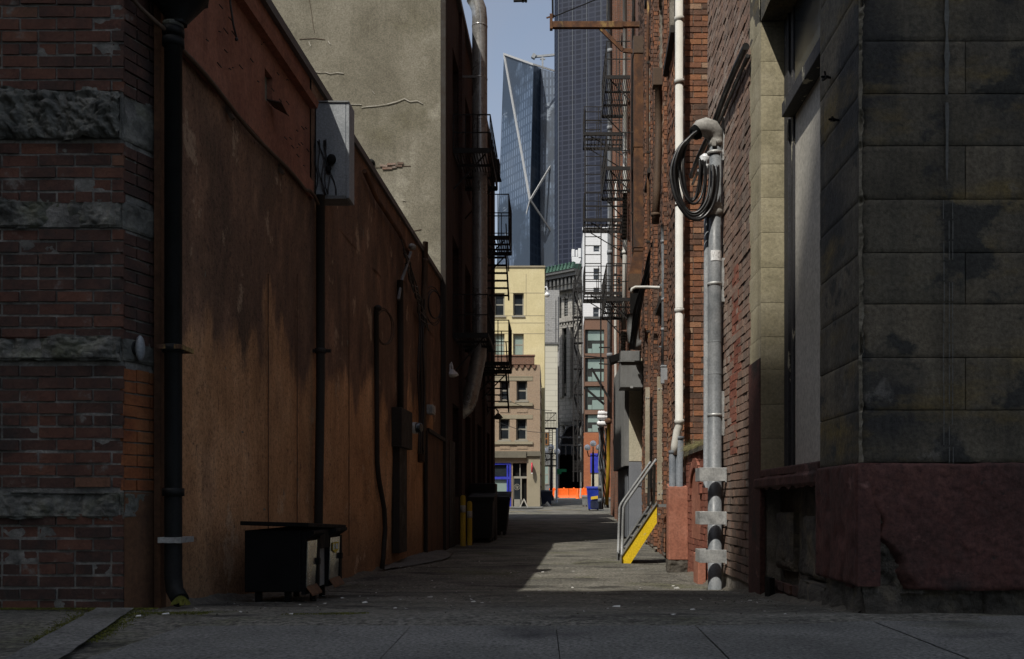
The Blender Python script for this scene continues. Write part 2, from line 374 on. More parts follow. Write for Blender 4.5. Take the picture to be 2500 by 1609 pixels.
m_glassblue=M('blue_canopy_glass',[(.05,.09,.16),(.10,.16,.26)],scale=.5,rough=.1,bump=0,spec=.6)
m_dirt=M('dirty_debris',[(.07,.065,.055),(.15,.135,.11)],scale=12,rough=1,bump=.6)

# orange rendered wall: soot in a big irregular stain over its upper half
def make_orange():
    m,t,n,l,b=nt('stained_orange_render'); tc=n.new('ShaderNodeTexCoord'); ob=tc.outputs['Object']
    a=noise_node(n,l,1.1,ob,9,.66,dist=.4); c=ramp(n,[(.34,.17,.082),(.53,.28,.138),(.68,.395,.22)],[.3,.5,.7]); l.new(a.outputs[0],c.inputs[0])
    st=noise_node(n,l,1,ob,7,.65,(9,5,.5)); sr=ramp(n,[(.78,)*3,(1.08,)*3],[.35,.65]); l.new(st.outputs[0],sr.inputs[0])
    col=mix(n,l,1,c.outputs[0],sr.outputs[0],'MULTIPLY')
    sp=n.new('ShaderNodeSeparateXYZ'); l.new(ob,sp.inputs[0])
    dq=noise_node(n,l,1,ob,9,.72,(4,3.2,1.3)); dk=ramp(n,[(.035,.031,.032),(.11,.068,.055),(.27,.155,.105)],[.38,.53,.68]); l.new(dq.outputs[0],dk.inputs[0])
    q=noise_node(n,l,.75,ob,8,.6,(1,1.2,.55)); zz=math_(n,l,'ADD',sp.outputs['Z'],math_(n,l,'MULTIPLY',math_(n,l,'SUBTRACT',q.outputs[0],.5),3.6))
    mr=ramp(n,[(0,0,0),(1,1,1)],[.0,1]); z2=math_(n,l,'MULTIPLY',math_(n,l,'SUBTRACT',zz,2.15),4.0); l.new(z2,mr.inputs[0])
    col=mix(n,l,math_(n,l,'MULTIPLY',mr.outputs[0],.80),col,dk.outputs[0])
    q2=noise_node(n,l,.9,ob,9,.7,(2,2,.6)); r2=ramp(n,[(0,0,0),(1,1,1)],[.56,.7]); l.new(q2.outputs[0],r2.inputs[0])
    col=mix(n,l,math_(n,l,'MULTIPLY',r2.outputs[0],.6),col,(.10,.06,.048))
    # grime rising from the ground
    g=math_(n,l,'SUBTRACT',1,math_(n,l,'MULTIPLY',math_(n,l,'ADD',sp.outputs['Z'],math_(n,l,'MULTIPLY',st.outputs[0],-.5)),1.6)); gc=ramp(n,[(0,0,0),(1,1,1)],[.0,1]); l.new(g,gc.inputs[0])
    col=mix(n,l,math_(n,l,'MULTIPLY',gc.outputs[0],.55),col,(.10,.072,.05))
    q3=noise_node(n,l,1.7,ob,10,.72,(1,1,.8)); r3=ramp(n,[(0,0,0),(1,1,1)],[.59,.63]); l.new(q3.outputs[0],r3.inputs[0]); col=mix(n,l,math_(n,l,'MULTIPLY',r3.outputs[0],.55),col,(.56,.40,.27))
    q4=noise_node(n,l,13,ob,6,.7,(1,1,.6)); r4=ramp(n,[(0,0,0),(1,1,1)],[.62,.67]); l.new(q4.outputs[0],r4.inputs[0]); col=mix(n,l,math_(n,l,'MULTIPLY',r4.outputs[0],.7),col,(.07,.045,.035))
    fn=noise_node(n,l,34,ob,7,.75); fr=ramp(n,[(.45,)*3,(.98,)*3,(1.25,)*3],[.34,.47,.66]); l.new(fn.outputs[0],fr.inputs[0]); col=mix(n,l,1,col,fr.outputs[0],'MULTIPLY')
    l.new(col,b.inputs['Base Color']); b.inputs['Roughness'].default_value=.85; b.inputs['Specular IOR Level'].default_value=.25
    bp=n.new('ShaderNodeBump'); bp.inputs['Strength'].default_value=.9; bp.inputs['Distance'].default_value=.02
    l.new(math_(n,l,'ADD',fn.outputs[0],math_(n,l,'MULTIPLY',st.outputs[0],.8)),bp.inputs['Height']); l.new(bp.outputs[0],b.inputs['Normal'])
    return m
m_orangewall=make_orange()
add_cracks(m_orangewall,.9,.01,(.06,.04,.03),.75)
add_cracks(m_ashlar,.8,.004,(.03,.03,.028),.6)
# ================================================================ LEFT CORNER BRICK BUILDING
def zL(y): return P(0,y,5.83).z
t=thing('brick_building','sooty red brick corner building with rough grey stone bands at the alley mouth','building')
bands=[(325,208),(533,466),(842,786),(1212,1150)]
zb=[(zL(a),zL(b)) for a,b in bands]
X1=-2.563
mb=MB(); mb.box((-9,5.86,-.1),(X1-.03,9.0,5.2)); mb.box((-9,5.836,-.1),(-3.85,5.86,5.1))
mb.grid(lambda i,j:(lambda x,z:V(x,5.8345-.0028*fbm(V(x*7,z*9,2),5)-.003*max(0,noise.noise(V(x*9,z*14,7)))+.003,z))(lerp(-3.9,X1-.004,i),lerp(.2,5.1,j)),170,560); mb.build('mortar_wall',m_mortar_dark,t)
def soot(p):
    v=.42+.5*noise.noise(p*V(1.1,1,1.6))+random.uniform(-.38,.38)-.16*math.exp(-((p.z-2.1)/.45)**2)-.12*math.exp(-((p.z-.3)/.3)**2)
    return max(0,min(1,v))
mb=MB(); brick_wall(mb,V(-6,5.83,0),V(1,0,0),V(0,-1,0),6+X1,.22,5.1,course=.0735,bl=.217,gap=.0135,jit=.007,holes=[(0,9,a-.005,b+.005) for a,b in zb],tone=soot)
mb.build('brick_facing',m_brick_dark,t)
for i,(a,b) in enumerate(zb):
    mb=MB()
    u=0 if i==0 else .02
    for (p,q) in ([(1.6,3.42)] if i else [(0.2,2.35),(2.36,3.42)]):
        stone(mb,V(-6,5.83,0),V(1,0,0),V(0,-1,0),p,q,a,b,amp=.055 if i==0 else .04,nu=190,nz=46,fr=5 if i==0 else 3.2,depth=.12,edge=.012,seed=i*7+3,proud=.008,rag=.02,fine=.7,chis=.007 if i==0 else 0)
    stone(mb,V(X1,5.83,0),V(.1,.29,0),V(.95,-.3,0),0,.29,a,b,amp=.02,nu=24,nz=24,fr=6,depth=.08,edge=.01,seed=i,proud=.0)
    mb.build('stone_band',m_band,t)
RU=V(.1,.29,0); RN=V(.945,-.326,0)
mb=MB(); brick_wall(mb,V(X1,5.83,0),RU,RN,.30,1.75,5.1,course=.0735,bl=.217,gap=.012,jit=.005,holes=[(0,1,a,b) for a,b in zb],tone=lambda p:random.uniform(0,.35)); mb.build('return_brick',m_brick_dark,t)
mb=MB(); brick_wall(mb,V(X1,5.83,0),RU,RN,.30,.94,1.71,course=.0735,bl=.217,gap=.008,jit=.004,tone=lambda p:random.random()); mb.build('painted_return_brick',m_brick_paint,t)
mb=MB(); mb.grid(lambda i,j: V(X1,5.83,0)+RU.normalized()*(.30*i)+RN*(.004+.006*fbm(V(i*2,j*5,3)))+V(0,0,lerp(.05,.935,j)),10,30); mb.build('painted_return_render',m_return_paint,t)
mb=MB(); mb.prism([V(X1-.3,5.86,.0),V(X1-.005,5.86,.0),V(X1+.085,6.13,.0),V(X1-.3,6.13,0)],V(0,0,5.1)); mb.build('return_core',m_mortar_dark,t)
mb=MB(); mb.box((-9,5.75,5.1),(X1+.06,9,5.28)); mb.build('cornice',m_band,t)

# ================================================================ ORANGE RENDERED BUILDING
t=thing('rendered_building','low orange-brown rendered building with a red fascia and sloping shadowed side','building')
Un=V(LB,1,0).normalized(); Nn=V(1,-LB,0).normalized()
O=V(XL(6.10),6.10,0); LEN=12.0/Un.y
ZT=5.0
def wallpt(u,z,d=0): return O+Un*u+Nn*d+V(0,0,z)
mb=MB(); mb.grid(lambda i,j:(lambda p:p+Nn*(.022*fbm(p*V(.8,.8,.6))+.006*fbm(p*4)))(wallpt(i*LEN,lerp(-.15,3.83,j))),110,46); mb.build('wall',m_orangewall,t)
mb=MB(); u0=YL(622)-6.1; u1=YL(640)-6.1
panel(mb,wallpt(0,0,-.012),Un,Nn,3.35,3.83,ZT-.02,holes=[(u0,u1,4.20,4.46)],depth=.18); mb.face([wallpt(u0,4.2,-.19),wallpt(u1,4.2,-.19),wallpt(u1,4.46,-.19),wallpt(u0,4.46,-.19)]); mb.build('fascia',m_red_upper,t)
mb=MB(); mb.grid(lambda i,j:(lambda p:p+Nn*(.008*fbm(p*3)))(wallpt(lerp(3.35,LEN,i),lerp(3.8,ZT-.02,j),-.002)),70,12); mb.build('upper_wall',m_orangewall,t)
mb=MB(); mb.prism([wallpt(u0+.01,4.20,.0),wallpt(u1,4.21,.0),wallpt(u1+.07,4.17,.10),wallpt(u0+.05,4.19,.11)],V(0,0,.008)); mb.build('bent_flap',m_rust,t)
mb=MB(); mb.prism([wallpt(0,4.66,-.05),wallpt(0,4.66,.06),wallpt(0,4.72,.075),wallpt(0,4.78,.02),wallpt(0,4.78,-.05)],Un*3.35); mb.build('moulding',m_red_upper,t)
mb=MB(); mb.prism([wallpt(0,3.79,-.05),wallpt(0,3.79,.028),wallpt(0,3.95,.032),wallpt(0,3.97,-.05)],Un*3.33); mb.build('ledge',m_red_upper,t)
mb=MB(); mb.prism([wallpt(0,ZT-.03,-.3),wallpt(0,ZT-.05,.035),wallpt(0,ZT+.03,.035),wallpt(0,ZT+.03,-.3)],Un*LEN); mb.build('coping',m_flash,t)
mb=MB(); mb.prism([V(-12,9.0,-.1),wallpt(2.9,-.1,-.06),wallpt(LEN,-.1,-.06),V(-12,18.05,-.1)],V(0,0,5.02)); mb.prism([wallpt(0,-.1,-.3),wallpt(0,-.1,-.06),wallpt(2.9,-.1,-.06),wallpt(2.9,-.1,-.3)],V(0,0,5.0)); mb.build('roof_block',m_concrete,t)

# plaster flakes, seams and cracks that mark the rendered wall
mb=MB()
for (x,y,w_,h_) in ((843,545,3,16),(838,533,2,7),(470,640,2,9),(560,1010,5,3),(690,1120,2,8),(805,800,3,10),(520,860,2,6),(742,980,2,7),(900,1060,3,9),(610,1190,7,3),(655,1150,2,11)):
    c=PL(x,y); u=c.y-6.1; s_=.0006*c.y; 
    mb.face([wallpt(u+s_*w_*math.cos(a)*random.uniform(.5,1.2)*1.2,c.z+s_*h_*math.sin(a)*random.uniform(.6,1.2)*.6,.026+.012*fbm(V(u,c.z,0))) for a in [k*math.pi/5 for k in range(10)]])
mb.build('plaster_flake',m_concrete,t)
mb=MB()
for x in (622,812,690):
    pr=None
    for k in range(26):
        y=lerp(640,1300,k/25); u=YL(x)-6.1+.012*noise.noise(V(y*.02,x,0)); z=EZ+(CY-y)/F*YL(x)
        if z<.12: break
        p=wallpt(u,z,.022*fbm(V(*wallpt(u,z))*1)*.0+.018); 
        if pr is not None: mb.bar(pr,p,.007,.012)
        pr=p
mb.build('render_seam',m_return_paint,t)
mb=MB()
for k in range(46):
    u=random.uniform(.2,3.2); z=random.uniform(4.0,4.62); l=random.uniform(.02,.09); mb.bar(wallpt(u,z,.013),wallpt(u+l,z-l*.25+.02,.013),.006,.006)
mb.build('scratch',m_iron,t)

# sheet-metal door panel near the far end
a=PL(990,0); b=PL(1029,0)
ud0,ud1=YL(990)-6.1,YL(1029)-6.1
mb=MB(); mb.obox(wallpt((ud0+ud1)/2,1.02,.03),Un*((ud1-ud0)/2),Nn*.02,V(0,0,1.02)); mb.build('door_panel',m_return_paint,t,bevel=.005)
mb=MB(); mb.bar(wallpt(ud0,2.07,.07),wallpt(ud1+.3,2.02,.07),.05,.06); mb.bar(wallpt(ud0-.04,0,.05),wallpt(ud0-.04,2.05,.05),.05,.04); mb.build('door_trim',m_conduit,t)
mb=MB(); uq0,uq1=YL(917)-6.1,YL(935)-6.1; mb.obox(wallpt((uq0+uq1)/2,.2+.8,.05),Un*((uq1-uq0)/2),Nn*.05,V(0,0,.82)); mb.build('service_chase',m_conduit,t,bevel=.004)

# ---- pipes and fittings on the orange wall
def pipe(name,label,cat,pts,r,m,collars=(),cr=1.25,cl=.05,cm=None,brk=(),group=None,seg=14):
    t=thing(name,label,cat,group)
    mb=MB(); mb.tube(pts,r,seg); mb.build('pipe',m,t)
    pv=[Vector(p) for p in pts]
    for z in collars:
        for a,b in zip(pv,pv[1:]):
            lo,hi=sorted((a.z,b.z))
            if lo<=z<=hi and hi-lo>1e-4:
                c=a+(b-a)*((z-a.z)/(b.z-a.z)); d=(b-a).normalized()
                rr=r if not isinstance(r,(list,tuple)) else r[0]
                mb=MB(); mb.lathe(c-d*cl/2,[(rr*1.02,0),(rr*cr,.002),(rr*cr,cl-.002),(rr*1.02,cl)],d,seg); mb.build('collar',cm or m,t); break
    for (p,q,w,h) in brk:
        mb=MB(); mb.bar(p,q,w,h); mb.build('bracket',cm or m,t)
    return t
Yp=5.98; xp=lambda x:(x-CX)/F*Yp
zp=lambda y:P(0,y,Yp).z
cx_=xp(405); rr=.052
t=pipe('downpipe','black rainwater downpipe with a funnel hopper at the front end of the orange wall','downpipe',[V(cx_,Yp,zp(60)),V(cx_,Yp,zp(1350)),V(cx_+.012,Yp-.01,zp(1378)),V(cx_+.07,Yp-.07,zp(1400))],rr,m_iron,collars=[zp(75),zp(100),zp(815),zp(1150)],brk=[])
mb=MB(); mb.box((cx_-.07,Yp-.062,zp(1268)),(cx_+.07,Yp+.15,zp(1255))); mb.build('clamp',m_zinc,t)
mb=MB(); mb.box((cx_-.07,Yp-.058,zp(818)),(cx_+.07,Yp+.15,zp(808))); mb.build('clamp',m_rust,t)
mb=MB(); mb.lathe(V(cx_+.03,Yp,zp(58)),[(.055,0),(.06,.02),(.17,.16),(.19,.17),(.19,.30),(.16,.31)],V(0,0,1),8); mb.build('hopper',m_iron,t)
mb=MB(); mb.lathe(V(cx_,Yp,zp(66)),[(.05,0),(.062,.005),(.062,.028),(.05,.03)],V(0,0,1),16); mb.build('cement_joint',m_band,t)
# brown board beside the pipe
mb=MB(); mb.box((X1+.092,6.04,.05),(X1+.135,6.13,5.05)); o=tag(mb.build('timber_batten',m_return_paint,bevel=.004),'narrow brown vertical batten behind the black downpipe','batten')
# moss tuft at the pipe foot
mb=MB()
for _ in range(260):
    a=random.uniform(0,6.28); rr_=random.random()**.5*.055; p=V(cx_+.10+rr_*math.cos(a),Yp-.16+rr_*math.sin(a)*.7,.255+.05*(1-(rr_/.06)**2)); mb.face([p,p+V(.012,0,.004),p+V(.004,.006,.018)])
struct(tag(mb.build('moss_clump',m_moss),'yellow-green moss clump under the outlet of the black downpipe','moss'),'stuff')

def wp(x,y,d): return PL(x,y)+Nn*d
# brown gas pipe under the ledge
pts=[wallpt(u,3.76+.012*math.sin(u*3)+.02*noise.noise(V(u,1,0)),.045) for u in [i*.2 for i in range(0,16)]]+[wallpt(3.12,3.80,.05),wallpt(3.25,3.79,.06),wallpt(3.35,3.74,.07)]
t=thing('service_pipe','thin brown pipe running under the ledge of the orange wall','pipe'); mb=MB(); mb.tube(pts,.016,8); mb.build('pipe',m_brown,t)
for u in (1.1,2.3):
    mb=MB(); mb.bar(wallpt(u,3.80,-.02),wallpt(u,3.68,.05),.03,.03); mb.build('bracket',m_brown,t)
# wire hanging in the fascia
mb=MB(); mb.tube([wp(527,-20,.03),wp(529,10,.03),wp(533,60,.04),wp(537,88,.05)],.008,6); mb.ball(wp(537,92,.05),.014,8,6); tag(mb.build('hanging_wire',m_rubber),'short black wire hanging on the red fascia of the orange building','wire')

# electrical box with conduit
Yb=9.57; bx0=P(738,0,Yb).x; bx1=P(808,0,Yb).x; z1=P(0,240,Yb).z; z0=P(0,462,Yb).z
t=thing('electrical_box','tall light grey electrical box mounted high on the orange wall','box')
mb=MB(); mb.box((bx0,Yb,z0+.02),(bx1,Yb+.22,z1)); mb.build('case',m_boxgrey,t,bevel=.006)
mb=MB(); mb.box((bx1+.002,Yb+.0,z0-.005),(bx1+.035,Yb+.24,z1+.015)); mb.build('door',m_boxgrey,t,bevel=.005)
mb=MB(); mb.box((bx0-.01,Yb-.012,z1+.001),(bx1+.03,Yb+.235,z1+.016)); mb.build('top_rim',m_boxdark,t); mb=MB(); mb.box((bx0,Yb-.01,z0-.012),(bx1,Yb+.22,z0+.018)); mb.build('bottom_rim',m_boxdark,t)
mb=MB(); mb.box((bx0-.05,Yb+.02,z0-.02),(bx0-.002,Yb+.2,z1+.03)); mb.build('back_board',m_conduit,t)
t2=thing('wire_bundle','tangle of black wires in front of the grey electrical box on the orange wall','wires')
for k in range(6):
    xx=bx0+random.uniform(-.03,.1); pts=[]
    for j in range(9):
        q=j/8; pts.append(V(xx+.02*math.sin(q*7+k)+.05*q*(k%3),Yb-.025-.02*math.sin(q*3.1+k),lerp(z0+.55,z0+.02,q)))
    mb=MB(); mb.tube(pts,.006,6); mb.build('wire',m_rubber,t2)
mb=MB(); mb.ball(V(bx0+.16,Yb-.035,z0+.36),.045,10,8,(1,.7,1.2)); mb.ball(V(bx0+.13,Yb-.035,z0+.27),.03,10,8,(1,.7,1.4)); mb.build('connector',m_black,t2)
xb=P(749,0,9.5).x
pipe('conduit','thick black conduit dropping from the grey electrical box down the orange wall','conduit',[V(xb,9.5,z0),V(xb,9.5,2.0),V(xb-.012,9.5,1.2),V(xb-.03,9.5,.02)],.043,m_conduit,collars=[P(0,820,9.5).z],brk=[(V(xb-.12,9.5,P(0,820,9.5).z),V(xb+.1,9.5,P(0,820,9.5).z),.02,.03)])
# horizontal pipe and weatherhead cluster further along
pipe('service_pipe','short rusty pipe slanting along the orange wall beyond the grey box','pipe',[wp(842,400,.05),wp(868,462,.06),wp(925,548,.06),wp(946,592,.05)],.028,m_rust)
pts=[wp(870,725,.05),wp(871,900,.05),wp(872,1080,.05),wp(876,1120,.05),wp(889,1190,.05),wp(891,1235,.05),wp(887,1300,.05),wp(885,1330,.04)]
t=pipe('conduit','thin crooked conduit bending near the foot of the orange wall','conduit',pts,.032,m_conduit)
mb=MB(); mb.ball(wp(872,720,.06),.05,10,8,(1,1,.8)); mb.build('cap',m_conduit,t)
def loops(name,label,cx,cy,Y,r,n,m,wob=.1,tr=.007,ell=1.5,d=V(0,0,0)):
    t=thing(name,label,'cable'); c=P(cx,cy,Y)+d
    mb=MB()
    for k in range(n):
        a0=random.uniform(0,6); pts=[]
        rx=r*random.uniform(.8,1.15); rz=rx*ell*random.uniform(.9,1.1); off=V(random.uniform(-.3,.3)*r*.4,random.uniform(-.02,.02),random.uniform(-.3,.3)*r*.5)
        for j in range(27):
            th=a0+j/24*6.28; pts.append(c+off+V(rx*math.sin(th)*(.55),rx*math.sin(th)*.9,rz*math.cos(th)))
        mb.tube(pts,tr,6)
    mb.build('coil',m,t); return t
loops('wire_coil','loop of brown wire hung on the crooked conduit of the orange wall',888,762,YL(880),.16,3,m_brown,d=Nn*.06)
pts=[wp(925,655,.06),wp(926,800,.06),wp(926,960,.06)]
t=pipe('service_mast','grey conduit with a pale weatherhead leaning on the orange wall','conduit',[wp(921,700,.06),wp(926,660,.07),wp(944,590,.10)],.022,m_boxdark)
mb=MB(); mb.ball(wp(946,577,.11),.06,12,8,(1,1.2,.8)); mb.build('weatherhead',m_cast,t)
t=pipe('conduit','dark straight conduit running down to the flat box on the orange wall','conduit',pts,.045,m_conduit)
mb=MB(); u=YL(927)-6.1; mb.obox(wallpt(u,P(0,1003,YL(927)).z,.08),Un*.42,Nn*.07,V(0,0,.27)); mb.build('junction_box',m_conduit,t,bevel=.008)
c=wp(947,1000,.12); t=thing('electric_meter','round dark glass electric meter on the orange wall','meter')
mb=MB(); mb.lathe(c,[(.085,0),(.085,.06)],V(1,-.3,0).normalized(),18); mb.build('socket',m_zinc,t)
mb=MB(); mb.lathe(c+V(.05,-.02,0),[(.075,0),(.072,.06),(.055,.085)],V(1,-.3,0).normalized(),18); mb.build('glass_cover',m_glass,t)
t=pipe('roof_mast','rusty brown mast pipe rising above the coping of the orange wall','pipe',[wp(987,566,.05),wp(985,700,.05),wp(982,860,.05),wp(977,1080,.05)],[.045,.05,.06,.06],m_brown,collars=[PL(987,610).z])
t=thing('wire_bundle','bundle of dark wires strapped to the mast at the far end of the orange wall','wires')
for k in range(7):
    pts=[wp(lerp(925,978,j/9)+random.uniform(-3,3)+k*1.5,lerp(560+10*k,760,j/9)+14*math.sin(j*1.1+k),.08+.03*random.random()) for j in range(10)]
    mb=MB(); mb.tube(pts,.011,6); mb.build('wire',m_rubber,t)
for k in range(3):
    pts=[wp(965+k*6+2*math.sin(j+k),700+j*36,.09) for j in range(11)]
    mb=MB(); mb.tube(pts,.014,6); mb.build('wire',m_rubber,t)
loops('wire_coil','small coil of dark wire beside the roof mast at the end of the orange wall',1003,715,YL(1000),.2,4,m_rubber,d=Nn*.08,tr=.008)
c=wp(996,958,.08); mb=MB(); mb.obox(c,Un*.16,Nn*.05,V(0,0,.075)); mb.obox(c+Nn*.055,Un*.10,Nn*.01,V(0,0,.05)); tag(mb.build('switch_box',m_zinc,bevel=.006),'small grey switch box beside the mast on the orange wall','box')
# ================================================================ CABINET WITH TWO MIRROR DOORS (left foreground)
Yk=6.75; kx0=P(568,0,Yk).x; kx1=P(722,0,Yk).x; kz1=P(0,1231,Yk).z; kz0=P(0,1384,Yk).z; kd=1.14
t=thing('metal_cabinet','low black metal cabinet with two bright door panels standing by the orange wall','cabinet')
g=ground_z(0,6.7)
mb=MB(); mb.box((kx0+.01,Yk,kz0),(kx1-.06,Yk+kd,kz1-.025)); mb.build('case',m_black,t,bevel=.006)
mb=MB(); mb.obox(V((kx0+kx1)/2+.0,Yk+kd/2-.01,kz1),V((kx1-kx0)/2+.008,0,-.006),V(0,kd/2+.03,-.02),V(0,0,.014)); mb.build('lid',m_black,t,bevel=.004)
for (y0,y1) in ((.02,.36),(.70,1.10)):
    mb=MB(); 
    mb.box((kx1-.058,Yk+y0,kz0-.02),(kx1-.03,Yk+y1,kz1-.03)); mb.prism([V(kx1-.03,Yk+y0,kz1-.09),V(kx1+.03,Yk+y0,kz1-.05),V(kx1+.03,Yk+y0,kz1-.03),V(kx1-.03,Yk+y0,kz1-.03)],V(0,y1-y0,0))
    mb.box((kx1-.03,Yk+y1-.06,kz0),(kx1-.012,Yk+y1,kz1-.09)); fr=mb.build('door_frame',m_black,t)
    mb=MB(); mb.prism([V(kx1-.028,Yk+y0+.005,kz0+.03),V(kx1-.02,Yk+y0+.005,kz1-.10),V(kx1-.02,Yk+y1-.065,kz1-.10),V(kx1-.028,Yk+y1-.065,kz0+.03)],V(.006,0,0)); mb.build('door_panel',m_mirror,fr)
    mb=MB(); mb.prism([V(kx1-.02,Yk+y0,kz0+.025),V(kx1+.02,Yk+y0,kz0-.03),V(kx1+.02,Yk+y1-.06,kz0-.03),V(kx1-.02,Yk+y1-.06,kz0+.025)],V(0,0,.012)); mb.build('foot_flap',m_return_paint,fr)
    mb=MB(); mb.box((kx1-.018,Yk+y1-.10,(kz0+kz1)/2-.05),(kx1+.006,Yk+y1-.05,(kz0+kz1)/2-.005)); mb.build('handle',m_black,fr)
mb=MB(); mb.box((kx1-.06,Yk+.40,kz0),(kx1-.05,Yk+.66,kz1-.17)); 
mb.build('middle_panel',m_boxdark,t)
mb=MB(); mb.box((kx1-.045,Yk+.40,kz1-.17),(kx1-.02,Yk+.68,kz1-.03)); mb.build('header',m_black,t)
for (x,y) in ((kx0+.09,.06),(kx1-.16,.06),(kx1-.07,.4),(kx0+.09,1.05),(kx1-.16,1.05)):
    mb=MB(); gg=ground_z(0,Yk+y); mb.box((x-.02,Yk+y-.02,gg-.01),(x+.02,Yk+y+.02,kz0)); mb.build('leg',m_black,t)
mb=MB(); sx=kx1-.010; ya=Yk+.76; mb.prism([V(sx,ya,kz1-.14),V(sx,ya,kz1-.20),V(sx,ya+.1,kz1-.225),V(sx,ya+.2,kz1-.20),V(sx,ya+.2,kz1-.14)],V(.002,0,0)); st=mb.build('sticker',m_sticker,t)
mb=MB()
for (a,b) in (((.02,-.195),(.02,-.15)),((.02,-.15),(.10,-.195)),((.10,-.195),(.10,-.15)),((.14,-.195),(.14,-.15))):
    mb.bar(V(sx+.003,ya+a[0],kz1+a[1]),V(sx+.003,ya+b[0],kz1+b[1]),.014,.003)
mb.build('lettering',m_ink,st)

# ================================================================ RIGHT STONE CORNER BUILDING
t=thing('stone_building','dark sooty ashlar stone corner building with a red painted plinth beside the alley mouth','building')
XC=1.64; YC=5.3
rows=[1081,958,835,710,590,465,340,218,95]; zr=[P(0,y,YC).z for y in rows]
while zr[-1]<8.8: zr.append(zr[-1]+.2835)
def chipf(k,s):
    def f(u,z):
        c=.004+.05*max(0,noise.noise(V(3.1,0,z*6))-.12)+.035*max(0,noise.noise(V(7,0,z*17))-.1)
        w=.035
        a=max(0,1-u/w)
        return (c*a,c*a) if k==0 else (c*a,c*a)
    return f
mbf=MB()
for i,(a,b) in enumerate(zip(zr,zr[1:])):
    js=[0]+([.57,1.75] if i%2 else [1.02,2.2]) +[3.2,4.4,5.6]
    if i==0: js=[0,.98,2.0,3.2,4.4,5.6]
    for (p,q) in zip(js,js[1:]):
        stone(mbf,V(XC,YC,0),V(1,0,0),V(0,-1,0),p+(.002 if p else 0),q-.002,a+.002,b-.002,amp=.0035,nu=40 if p<1.3 else 16,nz=18,fr=5,edge=.005,depth=.05,chip=chipf(0,0) if p==0 else None,seed=i*3+p,rnd=random.random(),fine=.4)
mbf.build('ashlar_facing',m_ashlar,t)
mbs=MB()
for i,(a,b) in enumerate(zip(zr,zr[1:])):
    stone(mbs,V(XC,YC,0),V(0,1,0),V(-1,0,0),0,.815,a+.002,b-.002,amp=.003,nu=40,nz=18,fr=5,edge=.005,depth=.05,chip=chipf(1,0),seed=i*5+1,rnd=random.random(),fine=.4)
mbs.build('ashlar_return',m_ashlar,t)
mb=MB(); mb.box((XC+.03,YC+.03,-.1),(9,6.07,8.8)); mb.box((1.9,6.07,-.1),(9,10.62,9)); mb.build('core',m_found,t)
# broken arris showing fresh stone
mb=MB()
def arris(z):
    c=.004+.05*max(0,noise.noise(V(3.1,0,z*6))-.12)+.035*max(0,noise.noise(V(7,0,z*17))-.1)
    a=.006+.03*abs(noise.noise(V(1,2,z*5)))**1.2+.014*abs(noise.noise(V(4,2,z*21))); b=.005+.02*abs(noise.noise(V(8,2,z*7)))
    return [V(XC+a+c*.3,YC-.0035,z),V(XC+.3*a+c*.8,YC+c*.6-.004+.004*noise.noise(V(z*40,0,0)),z),V(XC+c*.8-.003,YC+.35*b+c*.8,z),V(XC-.0035,YC+b+c*.4,z)]
mb.grid(lambda i,j:arris(lerp(zr[0],4.7,j))[min(3,int(round(i*3)))],3,700,sm=False); mb.build('broken_edge',m_ashlar_chip,t)
# pale paint streak down the facade
mb=MB(); xs=P(2211,0,YC).x
prev=None
for k in range(60):
    z=lerp(5.0,2.52,k/59); w=.010*(1+.9*noise.noise(V(z*9,0,0))+.5*noise.noise(V(z*31,2,0)))*(1 if z>3.0 else (.4+.6*max(0,(z-2.52)/.5))); o_=xs+.006*noise.noise(V(z*3,4,0))
    cur=(V(o_-w,YC-.0125,z),V(o_+w,YC-.0125,z))
    if prev and noise.noise(V(z*4.5,9,1))>-.28: mb.face([prev[0],prev[1],cur[1],cur[0]])
    prev=cur
for dx in (-.018,.012,.03):
    for k in range(14):
        z=lerp(2.5,.95,k/14); 
        if random.random()<.75: mb.box((xs+dx+.004*noise.noise(V(z*4,dx*90,0)),YC-.0115,z-.10),(xs+dx+.0035+.004*noise.noise(V(z*4,dx*90,0)),YC-.0095,z))
mb.build('paint_streak',m_streak,t)
# red plinth
zp0=P(0,1378,YC).z; zp1=zr[0]-.003
def pchip(u,z):
    c=.012*max(0,noise.noise(V(1,2,z*9)))
    low=max(0,(zp0+.52-z)/.5); a=max(0,1-u/(.06+.26*low*(.6+.8*noise.noise(V(0,5,z*8))+.2)))
    return (0,(.010+.17*low*(.7+.8*noise.noise(V(u*14,1,z*14))))*min(1,a*1.6)+c*max(0,1-u/.08)) if a>0 else (0,0)
mb=MB(); stone(mb,V(XC,YC,0),V(1,0,0),V(0,-1,0),0,5.6,zp0,zp1,amp=.006,nu=420,nz=60,fr=4,depth=.12,edge=.008,chip=pchip,proud=.03,seed=2,rag=.01,fine=1.2); mb.build('plinth',m_redplinth,t)
mb=MB(); stone(mb,V(XC+.02,YC+.0,0),V(1,0,0),V(0,-1,0),-.01,.62,zp0-.02,zp0+.62,amp=.035,nu=60,nz=50,fr=7,depth=.1,edge=.0,seed=21,proud=-.012,fine=.8); mb.build('broken_stone',m_found,t)
mb=MB(); stone(mb,V(XC,YC-.03,0),V(0,1,0),V(-1,0,0),0,.845,zp0+.02,zp1,amp=.006,nu=50,nz=60,fr=4,depth=.12,edge=.01,proud=.03,seed=6,chip=lambda u,z:(0,.02*max(0,noise.noise(V(u*10,3,z*8))))); mb.build('plinth_return',m_redplinth,t)
mb=MB()
us=[0,.62,1.25,2.1,3.0,4.2,5.6]
for a,b in zip(us,us[1:]): stone(mb,V(XC+.02,YC+.02,0),V(1,0,0),V(0,-1,0),a+.01,b-.01,.18,zp0-.004,amp=.05,nu=40,nz=14,fr=6,depth=.2,edge=.02,seed=a*3+1)
